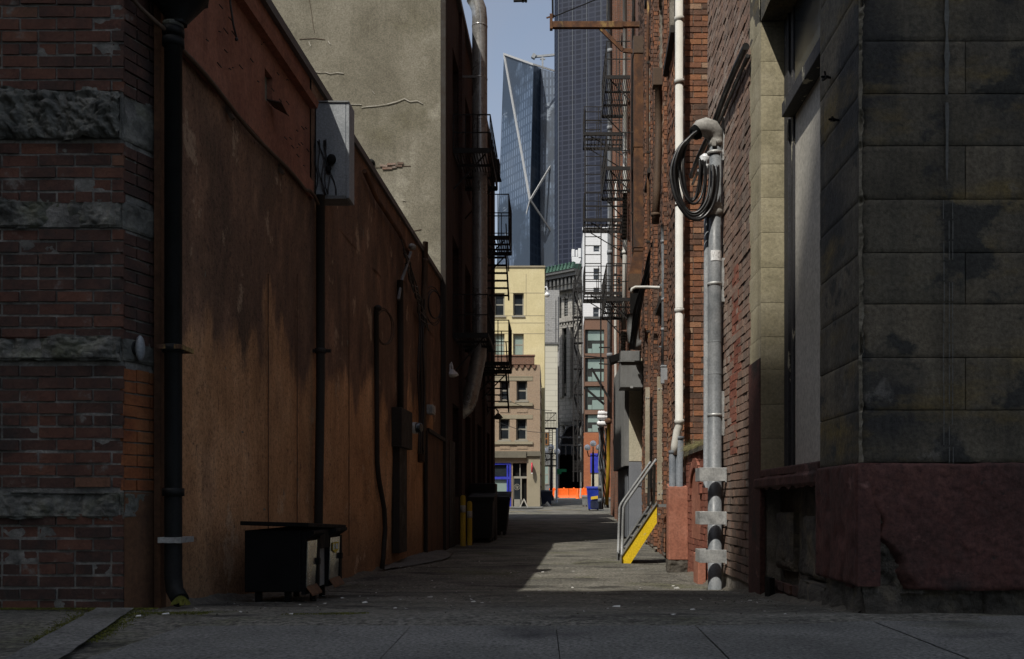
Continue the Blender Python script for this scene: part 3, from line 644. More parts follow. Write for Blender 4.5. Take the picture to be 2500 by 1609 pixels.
stone(mb,V(XC+.02,YC,0),V(0,1,0),V(-1,0,0),0,.8,.1,zp0+.02,amp=.05,nu=30,nz=14,fr=6,depth=.2,edge=.02,seed=9)
mb.build('foundation',m_found,t)
# window recess (boarded) between corner and buff pilaster
Y0,Y1=6.117,7.86; XR_=1.86; zs=P(0,1093,7.3).z; zh=4.72
mb=MB(); mb.box((XR_+.012,Y0,zs),(XR_+.06,Y1,zh)); wfr=mb.build('window',m_frame,t)
mb=MB(); mb.box((XR_-.004,Y0,zs+.02),(XR_+.010,7.62,P(0,160,7.66).z)); mb.build('board',m_panelwhite,wfr,bevel=.003)
mb=MB(); mb.box((XR_-.02,7.62,zs),(XR_+.02,7.70,zh)); mb.box((XR_-.035,7.72,zs),(XR_+.0,Y1,zh)); mb.build('frame',m_frame,wfr,bevel=.004)
zt=P(0,275,7.66).z
mb=MB(); mb.box((XR_-.10,Y0,zt),(XR_+.0,7.66,zt+.11)); mb.build('transom',m_frame,wfr,bevel=.006)
mb=MB(); mb.box((XR_-.012,Y0,zt+.115),(XR_+.0,7.6,zh)); mb.build('pane',m_glass,wfr)
mb=MB(); mb.box((XC,Y0,zh),(2.3,Y1+.5,8.8)); mb.build('lintel',m_ashlar,t)
mb=MB(); mb.box((XC-.01,Y0-.0,zs-.06),(XR_+.05,Y1,zs)); mb.build('sill',m_redplinth,t,bevel=.01)
# buff jamb pilaster
jy=[1112,1025,945,863,787,707,625,543,461,383,304,223,143,62,-20,-100]; zj=[P(0,y,Y1).z for y in jy]
while zj[-1]<8.8: zj.append(zj[-1]+.277)
mb=MB(); mb2=MB(); mr=MB()
for i,(a,b) in enumerate(zip(zj,zj[1:])):
    stone(mb,V(XC,Y1,0),V(1,0,0),V(0,-1,0),0,.24,a+.0015,b-.0015,amp=.0015,nu=8,nz=8,edge=.003,depth=.05,seed=i)
    w=.48 if i%2 else .42
    tgt=mr if b<P(0,872,Y1+.2).z+.1 else mb2
    stone(tgt,V(XC,Y1+.004,0),V(0,1,0),V(-1,0,0),0,w,a+.0015,b-.0015,amp=.0015,nu=12,nz=8,edge=.002,depth=.002,seed=i+40)
mb.build('jamb',m_buff,t); mb2.build('quoin',m_buff,t); mr.build('red_painted_quoin',m_redplinth,t)
mb=MB(); mb.box((XC+.02,Y1+.02,-.1),(2.3,10.60,8.9)); mb.build('brick_mortar',m_mortar_warm,t)
z870=P(0,870,8.6).z
hl=[(0,.06+.0,z,z+.275) for z in ()]
def warm(p): 
    v=.55+.5*noise.noise(p*V(1,1.4,.8))+random.uniform(-.3,.3); return max(0,min(1,v))
mb=MB(); brick_wall(mb,V(XC,8.30,0),V(0,1,0),V(-1,0,0),10.62-8.30,zs-.95,8.8,course=.0745,bl=.215,gap=.011,jit=.006,tone=warm,depth=.035); mb.build('alley_brick',m_brick_warm,t)
# two places where red paint survives on the brick
mb=MB(); brick_wall(mb,V(XC-.0022,8.72,0),V(0,1,0),V(-1,0,0),.55,1.32,3.1,course=.0745,bl=.215,gap=.008,jit=.004,depth=.035,holes=[(0,.2,1.3,2.0),(.42,.6,2.4,3.2),(0,.1,2.6,3.2)]); mb.build('red_paint_patch',m_redbrickpaint,t)
mb=MB(); mb.box((XC-.008,7.866,-.05),(XC+.04,8.33,z870+.02)); mb.build('red_border',m_redplinth,t,bevel=.006)
# basement opening under the window
zl=P(0,1140,7).z
mb=MB(); stone(mb,V(XC-.02,Y0+.03,0),V(0,1,0),V(-1,0,0),0,1.95,zl,zs-.055,amp=.008,nu=60,nz=10,fr=5,edge=.012,depth=.25,seed=4,rag=.02); mb.build('basement_lintel',m_redplinth,t)
mb=MB(); mb.box((XC+.16,Y0,-.1),(XC+.2,8.02,zl)); mb.build('basement_recess',m_found,t)
mb=MB()
for (a,b,c,d) in ((.25,.82,.36,.78),(1.10,1.6,.36,.80)): stone(mb,V(XC+.10,Y0+.05,0),V(0,1,0),V(-1,0,0),a,b,c,d,amp=.03,nu=20,nz=18,fr=4,edge=.02,depth=.1,seed=a)
stone(mb,V(XC+.03,Y0+.05,0),V(0,1,0),V(-1,0,0),0,.62,.0,.34,amp=.03,nu=20,nz=12,fr=5,edge=.02,depth=.15,seed=8)
mb.build('basement_infill',m_found,t)
mb=MB(); brick_wall(mb,V(XC+.05,6.75,0),V(0,1,0),V(-1,0,0),1.1,-.02,.3,course=.075,jit=.01,tone=lambda p:random.random()*.5); mb.build('basement_sill',m_brick_dark,t)
mb=MB(); mb.box((XC-.02,7.45,.06),(XC+.02,7.62,.30)); mb.build('vent_hole',m_black,t)

# hooks in the stone
for (x,y,sz) in ((1942,183,.05),(1960,282,.03)):
    c=PS(x,y); mb=MB(); mb.tube([c+V(.02,0,0),c+V(-.04,0,.01),c+V(-.06,-.02,0)],.007,6); mb.bar(c+V(-.035,-sz,-.01),c+V(-.035,sz,.012),.014,.012); mb.bar(c+V(-.03,0,0),c+V(-.035,.01,sz*.9),.009)
    tag(mb.build('iron_hook',m_black),'small black iron hook fixed in the stone return, %s'%('upper and larger of the two' if sz>.04 else 'lower and smaller of the two'),'hook')
# slanted dark cable run along the warm brick
t=thing('cable_conduit','dark conduit running along the upper brick wall right of the white downpipe','conduit')
mb=MB(); mb.tube([V(1.585,Y,4.69+.02*math.sin(Y*3)) for Y in (8.2,8.7,9.2,9.8,10.3,10.9,11.5)],.03,10); mb.tube([V(1.60,Y,4.60) for Y in (8.2,9.2,10.3,11.5)],.016,8); mb.build('pipe',m_rubber,t)

# ================================================================ GREY SERVICE MAST WITH BRACKETS
Ym=9.6; xm=1.552; r=.067
t=thing('service_mast','thick grey electrical service mast clamped to the brown brick wall','mast')
zt=P(0,328,Ym).z
mb=MB(); mb.tube([V(xm,Ym,-.02),V(xm,Ym,2.75),V(xm+.008,Ym,zt)],[r,r,.058],24); mb.build('pipe',m_galv,t)
mb=MB(); mb.tube([V(xm-.075,Ym+.055,1.02),V(xm-.07,Ym+.055,3.75)],.028,12); mb.build('conduit',m_galv,t)
for (y0,y1) in ((505,476),):
    mb=MB(); za,zb_=P(0,y0,Ym).z,P(0,y1,Ym).z; mb.lathe(V(xm,Ym,za),[(r*1.02,0),(r*1.14,.004),(r*1.14,(zb_-za)*.45),(r*1.05,(zb_-za)*.5),(r*1.14,(zb_-za)*.55),(r*1.14,zb_-za-.004),(r*1.02,zb_-za)],V(0,0,1),24)
    for zz in (za+.02,za+.09): mb.obox(V(xm-r*1.2,Ym-.02,zz),V(.022,0,0),V(0,.03,0),V(0,0,.018))
    mb.build('coupling',m_cast,t)
for y in (358,664,970):
    mb=MB(); z=P(0,y,Ym).z; mb.lathe(V(xm,Ym,z-.014),[(r*1.0,0),(r*1.1,.003),(r*1.1,.025),(r*1.0,.028)],V(0,0,1),24); mb.obox(V(xm+r*1.25,Ym-.015,z),V(.02,0,0),V(0,.012,0),V(0,0,.022)); mb.build('clamp',m_zinc,t)
for y in (800,875):
    mb=MB(); z=P(0,y,Ym).z; mb.lathe(V(xm,Ym,z-.004),[(r*1.0,0),(r*1.03,.002),(r*1.03,.008),(r*1.0,.010)],V(0,0,1),24); mb.build('joint',m_galv,t)
for (y0,y1) in ((275,376),(604,706),(915,1018)):
    za,zb_=P(0,y1,Ym).z,P(0,y0,Ym).z
    mb=MB(); mb.box((xm+.074,Ym-.022,za),(xm+.108,Ym+.018,zb_)); mb.box((xm+.064,Ym-.026,za),(xm+.074,Ym-.018,zb_)); mb.build('strut',m_zinc,t,bevel=.002)
for (y0,y1) in ((1094,1125),(1195,1225),(1283,1313)):
    za,zb_=P(0,y1,Ym).z,P(0,y0,Ym).z; xa=xm-.17; d=.16; th=.008
    mb=MB(); mb.box((xa,Ym-d,za),(XC+.01,Ym-d+th,zb_)); mb.box((xa,Ym-d+th,za),(xa+th,Ym+.13,zb_)); mb.box((xa,Ym+.13,za),(XC,Ym+.138,zb_)); mb.box((XC-.014,Ym-d-.03,za-.012),(XC-.003,Ym-d,zb_-.006)); mb.build('bracket',m_zinc,t,bevel=.002)
    for zz in (za+.02,zb_-.03):
        mb=MB(); mb.lathe(V(xm+.085,Ym-d-.006,zz),[(.009,0),(.009,.008)],V(0,1,0),8); mb.build('bolt',m_black,t)
# weatherhead hood
hd=[V(xm+.008,Ym,zt-.04),V(xm+.006,Ym,zt+.02),V(xm-.004,Ym-.003,zt+.06),V(xm-.04,Ym-.01,zt+.10),V(xm-.10,Ym-.02,zt+.12),V(xm-.16,Ym-.03,zt+.105),V(xm-.205,Ym-.04,zt+.075)]
mb=MB(); mb.tube(hd,[.066,.074,.086,.096,.092,.078,.05],20); w=mb.build('weatherhead',m_cast,t)
mb=MB(); mb.lathe(V(xm+.008,Ym,zt-.06),[(.06,0),(.07,.004),(.07,.05),(.062,.055)],V(0,0,1),20); mb.obox(V(xm-.02,Ym-.07,zt-.05),V(.02,0,0),V(0,.012,0),V(0,0,.03)); mb.build('collar',m_cast,w)
mb=MB(); mb.lathe(hd[-1]+V(.03,-.01,-.005),[(.072,0),(.066,.05),(.04,.055)],V(-.8,-.1,-.6).normalized(),18); mb.build('hood_mouth',m_black,w)
# sticker with letters on the pipe
zc=P(0,600,Ym).z; rs=r+.0015
mb=MB(); mb.grid(lambda i,j:(lambda th:V(xm+rs*math.sin(th),Ym-rs*math.cos(th),zc+lerp(-.05,.05,j)))(lerp(-.75,1.15,i)),16,1); stk=mb.build('sticker',m_porc,t)
def text_mesh(txt,size,spacing=1):
    cu=bpy.data.curves.new('lettering','FONT'); cu.body=txt; cu.size=size; cu.align_x='CENTER'; cu.align_y='CENTER'; cu.space_character=spacing; cu.resolution_u=3
    ob=bpy.data.objects.new('lettering',cu); C.objects.link(ob)
    me=bpy.data.meshes.new_from_object(ob.evaluated_get(bpy.context.evaluated_depsgraph_get())); bpy.data.objects.remove(ob); return me
def text_on(txt,size,fn,m,parent,spacing=1):
    me=text_mesh(txt,size,spacing); bm=bmesh.new(); bm.from_mesh(me); bmesh.ops.triangulate(bm,faces=bm.faces); 
    mb=MB()
    for f in bm.faces: mb.face([fn(v.co.x,v.co.y) for v in f.verts])
    bm.free(); return mb.build('lettering',m,parent)
rt=rs+.0012
def onpipe(x,y):
    th=.18+x/rs*1.0; return V(xm+rt*math.sin(th),Ym-rt*math.cos(th),zc+y*1.55)
text_on(')WCK',.052,onpipe,m_ink,stk,.92)
# porcelain insulators behind the mast
t=thing('insulator_rack','white porcelain insulators on the brick wall behind the grey mast','insulator')
for (x,y) in ((1650,375),(1648,395)):
    c=P(x,y,9.95); mb=MB(); mb.lathe(c-V(.03,0,.05),[(.03,0),(.06,.02),(.045,.05),(.065,.07),(.04,.11)],V(.35,0,.93).normalized(),16); mb.build('insulator',m_porc,t)
# big loops of black cable hanging from the weatherhead
t=thing('cable_loops','loops of thick black cable hanging from the weatherhead of the grey mast','cable')
s0=hd[-1]+V(.0,-.03,-.03)
for k in range(8):
    w=.24-.022*k+random.uniform(-.01,.01); h=.80+random.uniform(-.06,.05)-.02*k
    x0=s0.x+.02-k*.006; y0=Ym-.02+random.uniform(-.05,.05)
    ctrl=[(0,0),(-.28*w,-.05),(-.75*w,-.2*h),(-1.02*w,-.42*h),(-1.0*w,-.62*h),(-.78*w,-.83*h),(-.35*w,-.985*h),(.12*w,-1.0*h),(.5*w,-.90*h),(.72*w,-.74*h),(.80*w,-.55*h),(.78*w,-.40*h)]
    pts=[]
    P_=[V(x0+a*1.0+.0,y0-.05+.02*math.sin(i+k),s0.z+b) for i,(a,b) in enumerate(ctrl)]
    for i in range(len(P_)-1):
        p0=P_[max(0,i-1)];p1=P_[i];p2=P_[i+1];p3=P_[min(len(P_)-1,i+2)]
        for q in range(5):
            u=q/5; pts.append(.5*((2*p1)+(p2-p0)*u+(2*p0-5*p1+4*p2-p3)*u*u+(3*p1-p0-3*p2+p3)*u**3))
    pts.append(P_[-1])
    mb=MB(); mb.tube(pts,random.choice((.012,.014,.016)),8); mb.build('cable',m_rubber,t)

# small fittings on the left return
t=thing('bulkhead_lamp','small cracked glass bulkhead lamp on the left brick return above the orange bricks','lamp')
c=P(323,815,5.93)+V(.02,-.02,0); mb=MB(); mb.ball(c,.05,14,10,(.55,.7,1.55)); mb.build('glass_cover',m_boxgrey,t); mb=MB(); mb.lathe(c+V(-.03,.01,0),[(.045,0),(.045,.02)],V(.9,-.3,0).normalized(),14); mb.build('base',m_iron,t)
t=thing('service_pipe','thin brown pipe slanting down to the hopper at the top left corner','pipe'); mb=MB(); mb.tube([P(300,-15,5.82),P(330,20,5.86),P(365,52,5.9),P(392,74,5.94)],.014,8); mb.build('pipe',m_brown,t)
# ================================================================ CONCRETE-ENDED BUILDING (left, mid)
t=thing('concrete_building','tall building with a bare grey-beige concrete end wall above the orange wall','building')
HB=EZ+10.5; Yc=18.1; Xc=XB(Yc)
mb=MB(); mb.grid(lambda i,j:(lambda p:p+V(0,.006*fbm(p*1.5),0))(V(lerp(-13,Xc,i),Yc,lerp(0,HB,j))),90,80); mb.build('end_wall',m_concrete,t)
US=V(.015,1,0).normalized(); NS=V(1,-.015,0).normalized(); LS=12.2
def sb(Y,z,d=0): return V(XB(Y),Y,z)+NS*d
hol=[]
for (a,b) in ((19.9,21.1),(22.3,23.5),(25.2,26.4),(27.8,29)):
    for (c,d) in ((1.0,2.9),(4.35,6.3),(8.0,10.1)): hol.append((a-Yc,b-Yc,c,d))
mb=MB(); panel(mb,sb(Yc,0),US,NS,LS,-.1,HB,holes=hol,depth=.2); mb.build('side_wall',m_brickside,t)
for h in hol:
    mb=MB(); a,b=Yc+h[0],Yc+h[1]; mb.prism([sb(a,h[2],-.19),sb(b,h[2],-.19),sb(b,h[3],-.19),sb(a,h[3],-.19)],NS*-.02); w_=mb.build('window',m_glass,t)
    mb=MB(); mm=(h[2]+h[3])/2; mb.bar(sb(a,mm,-.17),sb(b,mm,-.17),.05,.06); mb.bar(sb(a,h[2]+.04,-.15),sb(b,h[2]+.04,-.15),.1,.08); mb.build('sash',m_conduit,w_)
mb=MB()
for k in range(5):
    y=Yc+.35+k*2.85; mb.obox(sb(y,HB/2,.03),US*.28,NS*.04,V(0,0,HB/2)); 
mb.build('pilaster',m_brickside,t)
mb=MB(); mb.prism([sb(Yc-.03,HB-.02,-.4),sb(Yc-.03,HB-.02,.09),sb(Yc-.03,HB+.1,.09),sb(Yc-.03,HB+.1,-.4)],US*LS); mb.box((-13,Yc-.05,HB),(Xc,Yc+.3,HB+.1)); mb.build('coping',m_flash,t)
mb=MB(); mb.box((-13,Yc+.02,0),(Xc-.25,Yc+12,HB-.05)); mb.build('roof_block',m_concrete,t)
mb=MB(); mb.box((Xc-.0,Yc-.055,0),(Xc+.10,Yc+.1,HB)); mb.build('corner_trim',m_conduit,t,bevel=.01)
# marks on the end wall: pale filled cracks, anchor plate, exposed bricks
def cw(x,y): return P(x,y,Yc)+V(0,-.012,0)
mb=MB()
for path in ([(733,168),(748,170),(760,169),(772,173),(786,170),(803,172)],[(812,244),(845,245)],[(845,252),(856,250),(880,248),(905,244),(928,238),(945,231),(958,238),(975,236),(988,243)],[(722,98),(726,108)],[(767,97),(772,104)],[(870,213),(876,220)],[(908,500),(914,520)],[(940,468),(948,470)]):
    mb=MB()
    for a,b in zip(path,path[1:]): mb.bar(cw(a[0],a[1]),cw(b[0],b[1]),.008,.010*random.uniform(.5,1.5))
    mb.build('crack_filler',m_panelwhite,t)
mb=MB()
for path in ([(722,-5),(728,30),(732,60),(735,78)],[(700,92),(735,90),(760,93)],[(845,392),(880,391),(960,388)],[(905,545),(935,538),(960,541),(985,536)],[(890,505),(905,490)]):
    mb=MB()
    for a,b in zip(path,path[1:]): mb.bar(cw(a[0],a[1])+V(0,.006,0),cw(b[0],b[1])+V(0,.006,0),.006,.008)
    mb.build('hairline_crack',m_brown,t)
mb=MB(); mb.lathe(cw(867,381)+V(0,.02,0),[(.075,0),(.07,.03),(.03,.05),(.025,.08)],V(0,-1,0),16); mb.build('anchor_plate',m_iron,t)
mb=MB()
for (x,y,w_) in ((897,388,20),(915,384,24),(932,388,18),(905,394,26),(936,382,16),(922,391,12)): 
    c=cw(x,y)+V(0,.0,0); mb.obox(c,V(w_*.0034,0,random.uniform(-.008,.008)),V(0,.008,0),V(0,0,.018),random.random())
mb.build('exposed_brick',m_brick_warm,t)

# ---- steel duct on the side wall
Yd=21.3; dx=P(1121,0,Yd).x; rd=.165
pts=[P(1106,-6,Yd),P(1113,6,Yd),P(1119,22,Yd),P(1121,45,Yd),P(1121,400,Yd),P(1121,780,Yd),P(1119,830,Yd),P(1108,885,Yd),P(1099,930,Yd),P(1091,950,Yd),P(1076,963,Yd),P(1058,972,Yd)]
t=thing('steel_duct','tall round steel exhaust duct with an elbow at its foot on the dark brick wall','duct')
mb=MB(); mb.tube(pts,[rd]*len(pts),28); mb.build('duct_pipe',m_duct,t)
for y in (62,185,282,455,604,715):
    mb=MB(); z=P(0,y,Yd).z; mb.lathe(V(dx,Yd,z-.02),[(rd,0),(rd*1.035,.004),(rd*1.035,.03),(rd,.034)],V(0,0,1),28); mb.build('seam',m_duct,t)
for (i,tt) in ((6,.4),(7,.3),(8,.5),(9,.6),(10,.7)):
    mb=MB(); a,b=pts[i],pts[i+1]; d=(b-a).normalized(); mb.lathe(a+(b-a)*tt,[(rd,0),(rd*1.04,.004),(rd*1.04,.025),(rd,.03)],d,28); mb.build('seam',m_duct,t)
for y in (188,):
    z=P(0,y,Yd).z; mb=MB(); mb.bar(V(XB(Yd)-.02,Yd-rd-.02,z),V(dx-.05,Yd-rd-.02,z),.03,.05); mb.build('bracket',m_boxdark,t)
mb=MB(); mb.lathe(pts[-1],[(rd*1.02,0),(rd*1.05,.0),(rd*1.05,.10),(rd*.9,.10)],(pts[-1]-pts[-2]).normalized(),24); mb.build('outlet',m_boxdark,t)
mb=MB(); mb.ball(pts[0]+V(-.02,0,.1),rd*1.1,16,10); mb.build('top_elbow',m_duct,t)

# ---- gooseneck lamp
def gooseneck(x,y,Y,label,s=1,m=m_porc,wallx=None):
    t=thing('gooseneck_lamp',label,'lamp'); c=P(x,y,Y); wx=XB(Y) if wallx is None else wallx
    e=c.x-wx
    mb=MB(); mb.tube([V(wx,Y,c.z-.05*s),V(wx+.3*e,Y,c.z+.12*s),V(wx+.75*e,Y,c.z+.16*s),V(c.x,Y,c.z+.08*s),V(c.x,Y,c.z)],.02*s,10); mb.build('arm',m,t)
    mb=MB(); mb.lathe(V(c.x,Y,c.z+.03),[(.02*s,0),(.05*s,-.02*s),(.12*s,-.10*s),(.13*s,-.12*s),(.05*s,-.16*s)],V(0,0,1),16); mb.build('lamp_shade',m,t)
gooseneck(1057,866,19.4,'white gooseneck wall lamp near the foot of the steel duct',1.0)
gooseneck(1164,968,28,'grey gooseneck wall lamp far along the dark brick wall',1.1,m_boxdark)

# ---- fire escapes
def fire_escape(label,x0,x1,y0,y1,levels,rail=.75,ladder=None,side='L',group=None,slats=13,name='fire_escape'):
    t=thing(name,label,'fire escape',group)
    for z in levels:
        mb=MB()
        n=slats
        for k in range(n+1):
            x=lerp(x0,x1,k/n); mb.bar(V(x,y0,z),V(x,y1,z),.02,.025)
        for k in range(4): y=lerp(y0,y1,k/3); mb.bar(V(x0,y,z-.035),V(x1,y,z-.035),.04,.045)
        for y in (y0,y1): mb.bar(V(x0,y,z),V(x1,y,z),.03,.09)
        for x in (x0,x1): mb.bar(V(x,y0,z),V(x,y1,z),.03,.09)
        mb.build('platform',m_escape,t)
        xo=x1 if side=='L' else x0; xi=x0 if side=='L' else x1
        mb=MB()
        for h in (rail,rail*.5):
            mb.bar(V(xi,y0,z+h),V(xo,y0,z+h),.022); mb.bar(V(xo,y0,z+h),V(xo,y1,z+h),.022); mb.bar(V(xi,y1,z+h),V(xo,y1,z+h),.022)
        for k in range(7):
            y=lerp(y0,y1,k/6); mb.bar(V(xo,y,z),V(xo,y,z+rail),.022)
        for x in (xi,lerp(xi,xo,.33),lerp(xi,xo,.66)):
            mb.bar(V(x,y0,z),V(x,y0,z+rail),.022); mb.bar(V(x,y1,z),V(x,y1,z+rail),.022)
        mb.build('railing',m_escape,t)
        for y in (y0+.1,y1-.1):
            mb=MB(); mb.bar(V(xi,y,z-.75),V(lerp(xi,xo,.85),y,z-.05),.03); mb.build('bracket',m_escape,t)
    if ladder:
        lx0,lx1,ly,za,zb_=ladder; mb=MB(); mb.bar(V(lx0,ly,za),V(lx0,ly,zb_),.035); mb.bar(V(lx1,ly,za),V(lx1,ly,zb_),.035)
        k=za+.1
        while k<zb_: mb.bar(V(lx0,ly,k),V(lx1,ly,k),.025); k+=.30
        mb.build('ladder',m_escape,t)
    return t
G='black iron fire escape balconies on the dark brick wall'
fire_escape('upper near black iron balcony in front of the steel duct',XB(21)+.0,-1.33,19.9,22.3,[7.14+EZ],.72,group=G)
fire_escape('lower near black iron balcony at the elbow of the steel duct',XB(21)+.0,-1.38,19.9,21.8,[3.4+EZ],.82,group=G)
def escape_stair(label,z,y0,y1):
    t=fire_escape(label,XB(26),-1.2,y0,y1,[z],1.1,group=G)
    mb=MB(); 
    for x in (-1.95,-1.35):
        mb.bar(V(x,y1,z),V(x,y1+1.6,z-.9),.04,.12); mb.bar(V(x,y1,z+.8),V(x,y1+1.6,z-.1),.03)
    for k in range(6): q=(k+.5)/6; mb.bar(V(-1.95,y1+1.6*q,z-.9*q),V(-1.35,y1+1.6*q,z-.9*q),.18,.02)
    mb.build('stair',m_escape,t)
escape_stair('upper far black balcony with steps at the end of the dark brick wall',6.75+EZ,25.0,26.6)
escape_stair('lower far black iron balcony with steps at the end of the dark brick wall',3.55+EZ,25.0,26.6)
# lamp box on the roof corner
mb=MB(); mb.box((XB(30)-.1,29.4,HB-.75),(XB(30)+.25,29.9,HB-.2)); mb.bar(V(XB(30)+.1,29.4,HB-.2),V(XB(30)+.3,29.4,HB-.9),.05); tag(mb.build('floodlight',m_black,bevel=.02),'black floodlight box high on the end of the dark brick wall','floodlight')

# ---- bins, bollards on the left
def bollard(x,Y,h,label,m):
    t=thing('bollard',label,'bollard','yellow bollards by the left wall'); g=ground_z(0,Y)
    mb=MB(); mb.tube([V(x,Y,g-.02),V(x,Y,g+h)],.055,16); mb.build('post',m,t)
    mb=MB(); mb.lathe(V(x,Y,g+h),[(.055,0),(.05,.025),(.03,.045),(0.001,.05)],V(0,0,1),16); mb.build('cap',m,t)
    mb=MB(); mb.lathe(V(x,Y,g+h-.3),[(.0555,0),(.0575,.002),(.0575,.14),(.0555,.142)],V(0,0,1),16); mb.build('sleeve',m_panelwhite,t)
bollard(-1.89,20.0,.98,'taller and nearer of two worn yellow bollards by the dark brick wall',m_bollard)
bollard(-1.80,20.5,.86,'shorter yellow bollard behind its taller neighbour',m_bollard)
def bin_(x0,x1,Y,d,h,label,m,name='wheeled_bin',flare=.06,group=None,lidtilt=.05,cat='bin'):
    t=thing(name,label,cat,group); g=ground_z(0,Y)
    mb=MB(); a=[V(x0+flare,Y+flare,g+.1),V(x1-flare,Y+flare,g+.1),V(x1-flare,Y+d-flare,g+.1),V(x0+flare,Y+d-flare,g+.1)]; b=[V(x0,Y,g+h),V(x1,Y,g+h),V(x1,Y+d,g+h),V(x0,Y+d,g+h)]
    mb.face(a); mb.face(b)
    for k in range(4): mb.face([a[k],a[(k+1)%4],b[(k+1)%4],b[k]])
    mb.build('body',m,t,bevel=.015)
    mb=MB(); mb.obox(V((x0+x1)/2,Y+d/2,g+h+.03),V((x1-x0)/2+.03,0,0),V(0,d/2+.03,lidtilt),V(0,0,.025)); mb.build('lid',m,t,bevel=.012)
    mb=MB(); mb.box((x0-.02,Y-.02,g+h-.09),(x1+.02,Y-.002,g+h-.02)); mb.build('rim',m,t)
    for (x,y) in ((x0+flare+.05,Y+.12),(x1-flare-.05,Y+.12),(x0+flare+.05,Y+d-.12),(x1-flare-.05,Y+d-.12)):
        mb=MB(); mb.lathe(V(x-.03,y,g+.07),[(.07,0),(.07,.06)],V(1,0,0),14); mb.build('wheel',m_rubber,t)
    return t
Y=21.5; bin_(P(1096,0,Y).x,P(1152,0,Y).x,Y,1.0,1.0,'large black dumpster by the dark brick wall beyond the yellow bollards',m_binblack,'dumpster',.03,cat='dumpster')
mb=MB(); Y=22.7; g=ground_z(0,Y); mb.box((XB(Y)+.05,Y,g),(P(1158,0,Y).x,Y+.7,g+1.32)); o=tag(mb.build('wooden_crate',m_binblack,bevel=.02),'dark upright crate behind the large black dumpster','crate')
Y=25.5; bin_(P(1152,0,Y).x,P(1190,0,Y).x,Y,.8,1.0,'black tapered wheeled bin with a grey lid beyond the large black dumpster',m_binblack,'wheeled_bin',.09,lidtilt=.1)
# dark recess door near the bollards
mb=MB(); mb.obox(sb(19.55,1.05,.02),US*.45,NS*.02,V(0,0,1.05)); o=tag(mb.build('steel_door',m_conduit,bevel=.006),'dark steel door in the brick wall behind the yellow bollards','door')

# hidden neighbours on the left whose roofs throw the far shade
t=thing('brick_block','plain brick building behind the left brick building, hidden from the alley mouth','building')
mb=MB(); mb.box((-14,30.6,0),(-2.7,38,12.3)); mb.build('wall',m_brickside,t); mb=MB(); mb.box((-14,30.55,12.3),(-2.65,38.05,12.5)); mb.build('coping',m_flash,t)
t=thing('brick_block','taller plain brick building at the corner of the cross street, hidden from the alley mouth','building')
mb=MB(); mb.box((-16,38.2,0),(-3.0,45,14.3)); mb.build('wall',m_brickside,t); mb=MB(); mb.box((-16,38.15,14.3),(-2.95,45.05,14.5)); mb.build('coping',m_flash,t)

# ================================================================ RIGHT RED BRICK WAREHOUSE
t=thing('brick_warehouse','tall old red brick warehouse with pipes and fire escapes','building')
UW=V(RB,1,0).normalized(); NW=V(-1,RB,0).normalized(); OW=V(XR(12.5),12.5,0)
def rw(Y,z,d=0): return V(XR(Y),Y,z)+NW*d
HW=29.0
wins=[(13.8,15.1,7.55,10.0),(16.2,17.3,7.1,9.6),(15.9,16.9,4.2,5.0),(19.2,20.3,7.4,9.9),(22.2,23.3,7.4,9.9),(19.4,20.3,11.2,13.0)]
wh=[(a-12.5,b-12.5,c,d) for a,b,c,d in wins]
mb=MB(); panel(mb,OW-NW*.012,UW,NW,12.0,-.1,14.2,holes=wh,depth=.25); mb.build('mortar_wall',m_mortar_red,t)
def red(p):
    v=.40+.8*noise.noise(p*V(1,.9,.45)+V(3,1,0))+random.uniform(-.25,.25); return max(0,min(1,v))
mb=MB(); brick_wall(mb,OW,UW,NW,12.0,0,14.2,course=.075,bl=.22,gap=.012,jit=.011,tone=red,holes=wh,depth=.03); mb.build('brick_facing',m_brick_red,t)
far=[]
for k in range(7):
    y=26.2+k*4.4
    for z in (6.2,9.9,13.8,17.6,21.5): far.append((y-24.5,y+1.2-24.5,z,z+2.2))
mb=MB(); panel(mb,rw(24.5,0),UW,NW,33,-.1,HW,holes=far,depth=.25); panel(mb,OW,UW,NW,12.0,14.2,HW); mb.build('far_wall',m_brick_far,t)
for (a,b,c,d) in wins+[(h[0]+24.5,h[1]+24.5,h[2],h[3]) for h in far]:
    mb=MB(); mb.prism([rw(a,c,-.2),rw(b,c,-.2),rw(b,d,-.2),rw(a,d,-.2)],NW*-.02); w_=mb.build('window',m_glass,t)
    mb=MB(); mb.bar(rw(a,(c+d)/2,-.18),rw(b,(c+d)/2,-.18),.05,.05); mb.build('sash',m_conduit,w_); mb=MB(); mb.bar(rw(a-.06,c-.05,.01),rw(b+.06,c-.05,.01),.14,.1); mb.build('sill',m_conduit,w_)
# piers that break the wall up
mb=MB()
for y in (26.5,29.0,33,36,40,44,48,52): 
    mb.obox(rw(y,HW/2,.04),UW*.30,NW*.06,V(0,0,HW/2))
mb.build('pier',m_brick_far,t)
mb=MB(); mc=MB()
for (y,w_,pr) in ((15.35,.36,.05),(17.5,.36,.07),(18.65,.30,.05),(20.6,.45,.06)):
    brick_wall(mb,rw(y,.05,pr),V(1,0,0),V(0,-1,0),pr,.05,13.2,course=.075,bl=.22,gap=.011,jit=.005,tone=lambda p:random.uniform(.1,.85))
    brick_wall(mb,rw(y,.05,pr),UW,NW,w_,.05,13.2,course=.075,bl=.22,gap=.011,jit=.009,tone=red)
    mc.prism([rw(y+.012,.05,-.1),rw(y+.012,.05,pr-.012),rw(y+w_,.05,pr-.012),rw(y+w_,.05,-.1)],V(0,0,13.1))
mb.build('brick_pier',m_brick_red,t); mc.build('pier_core',m_mortar_red,t)
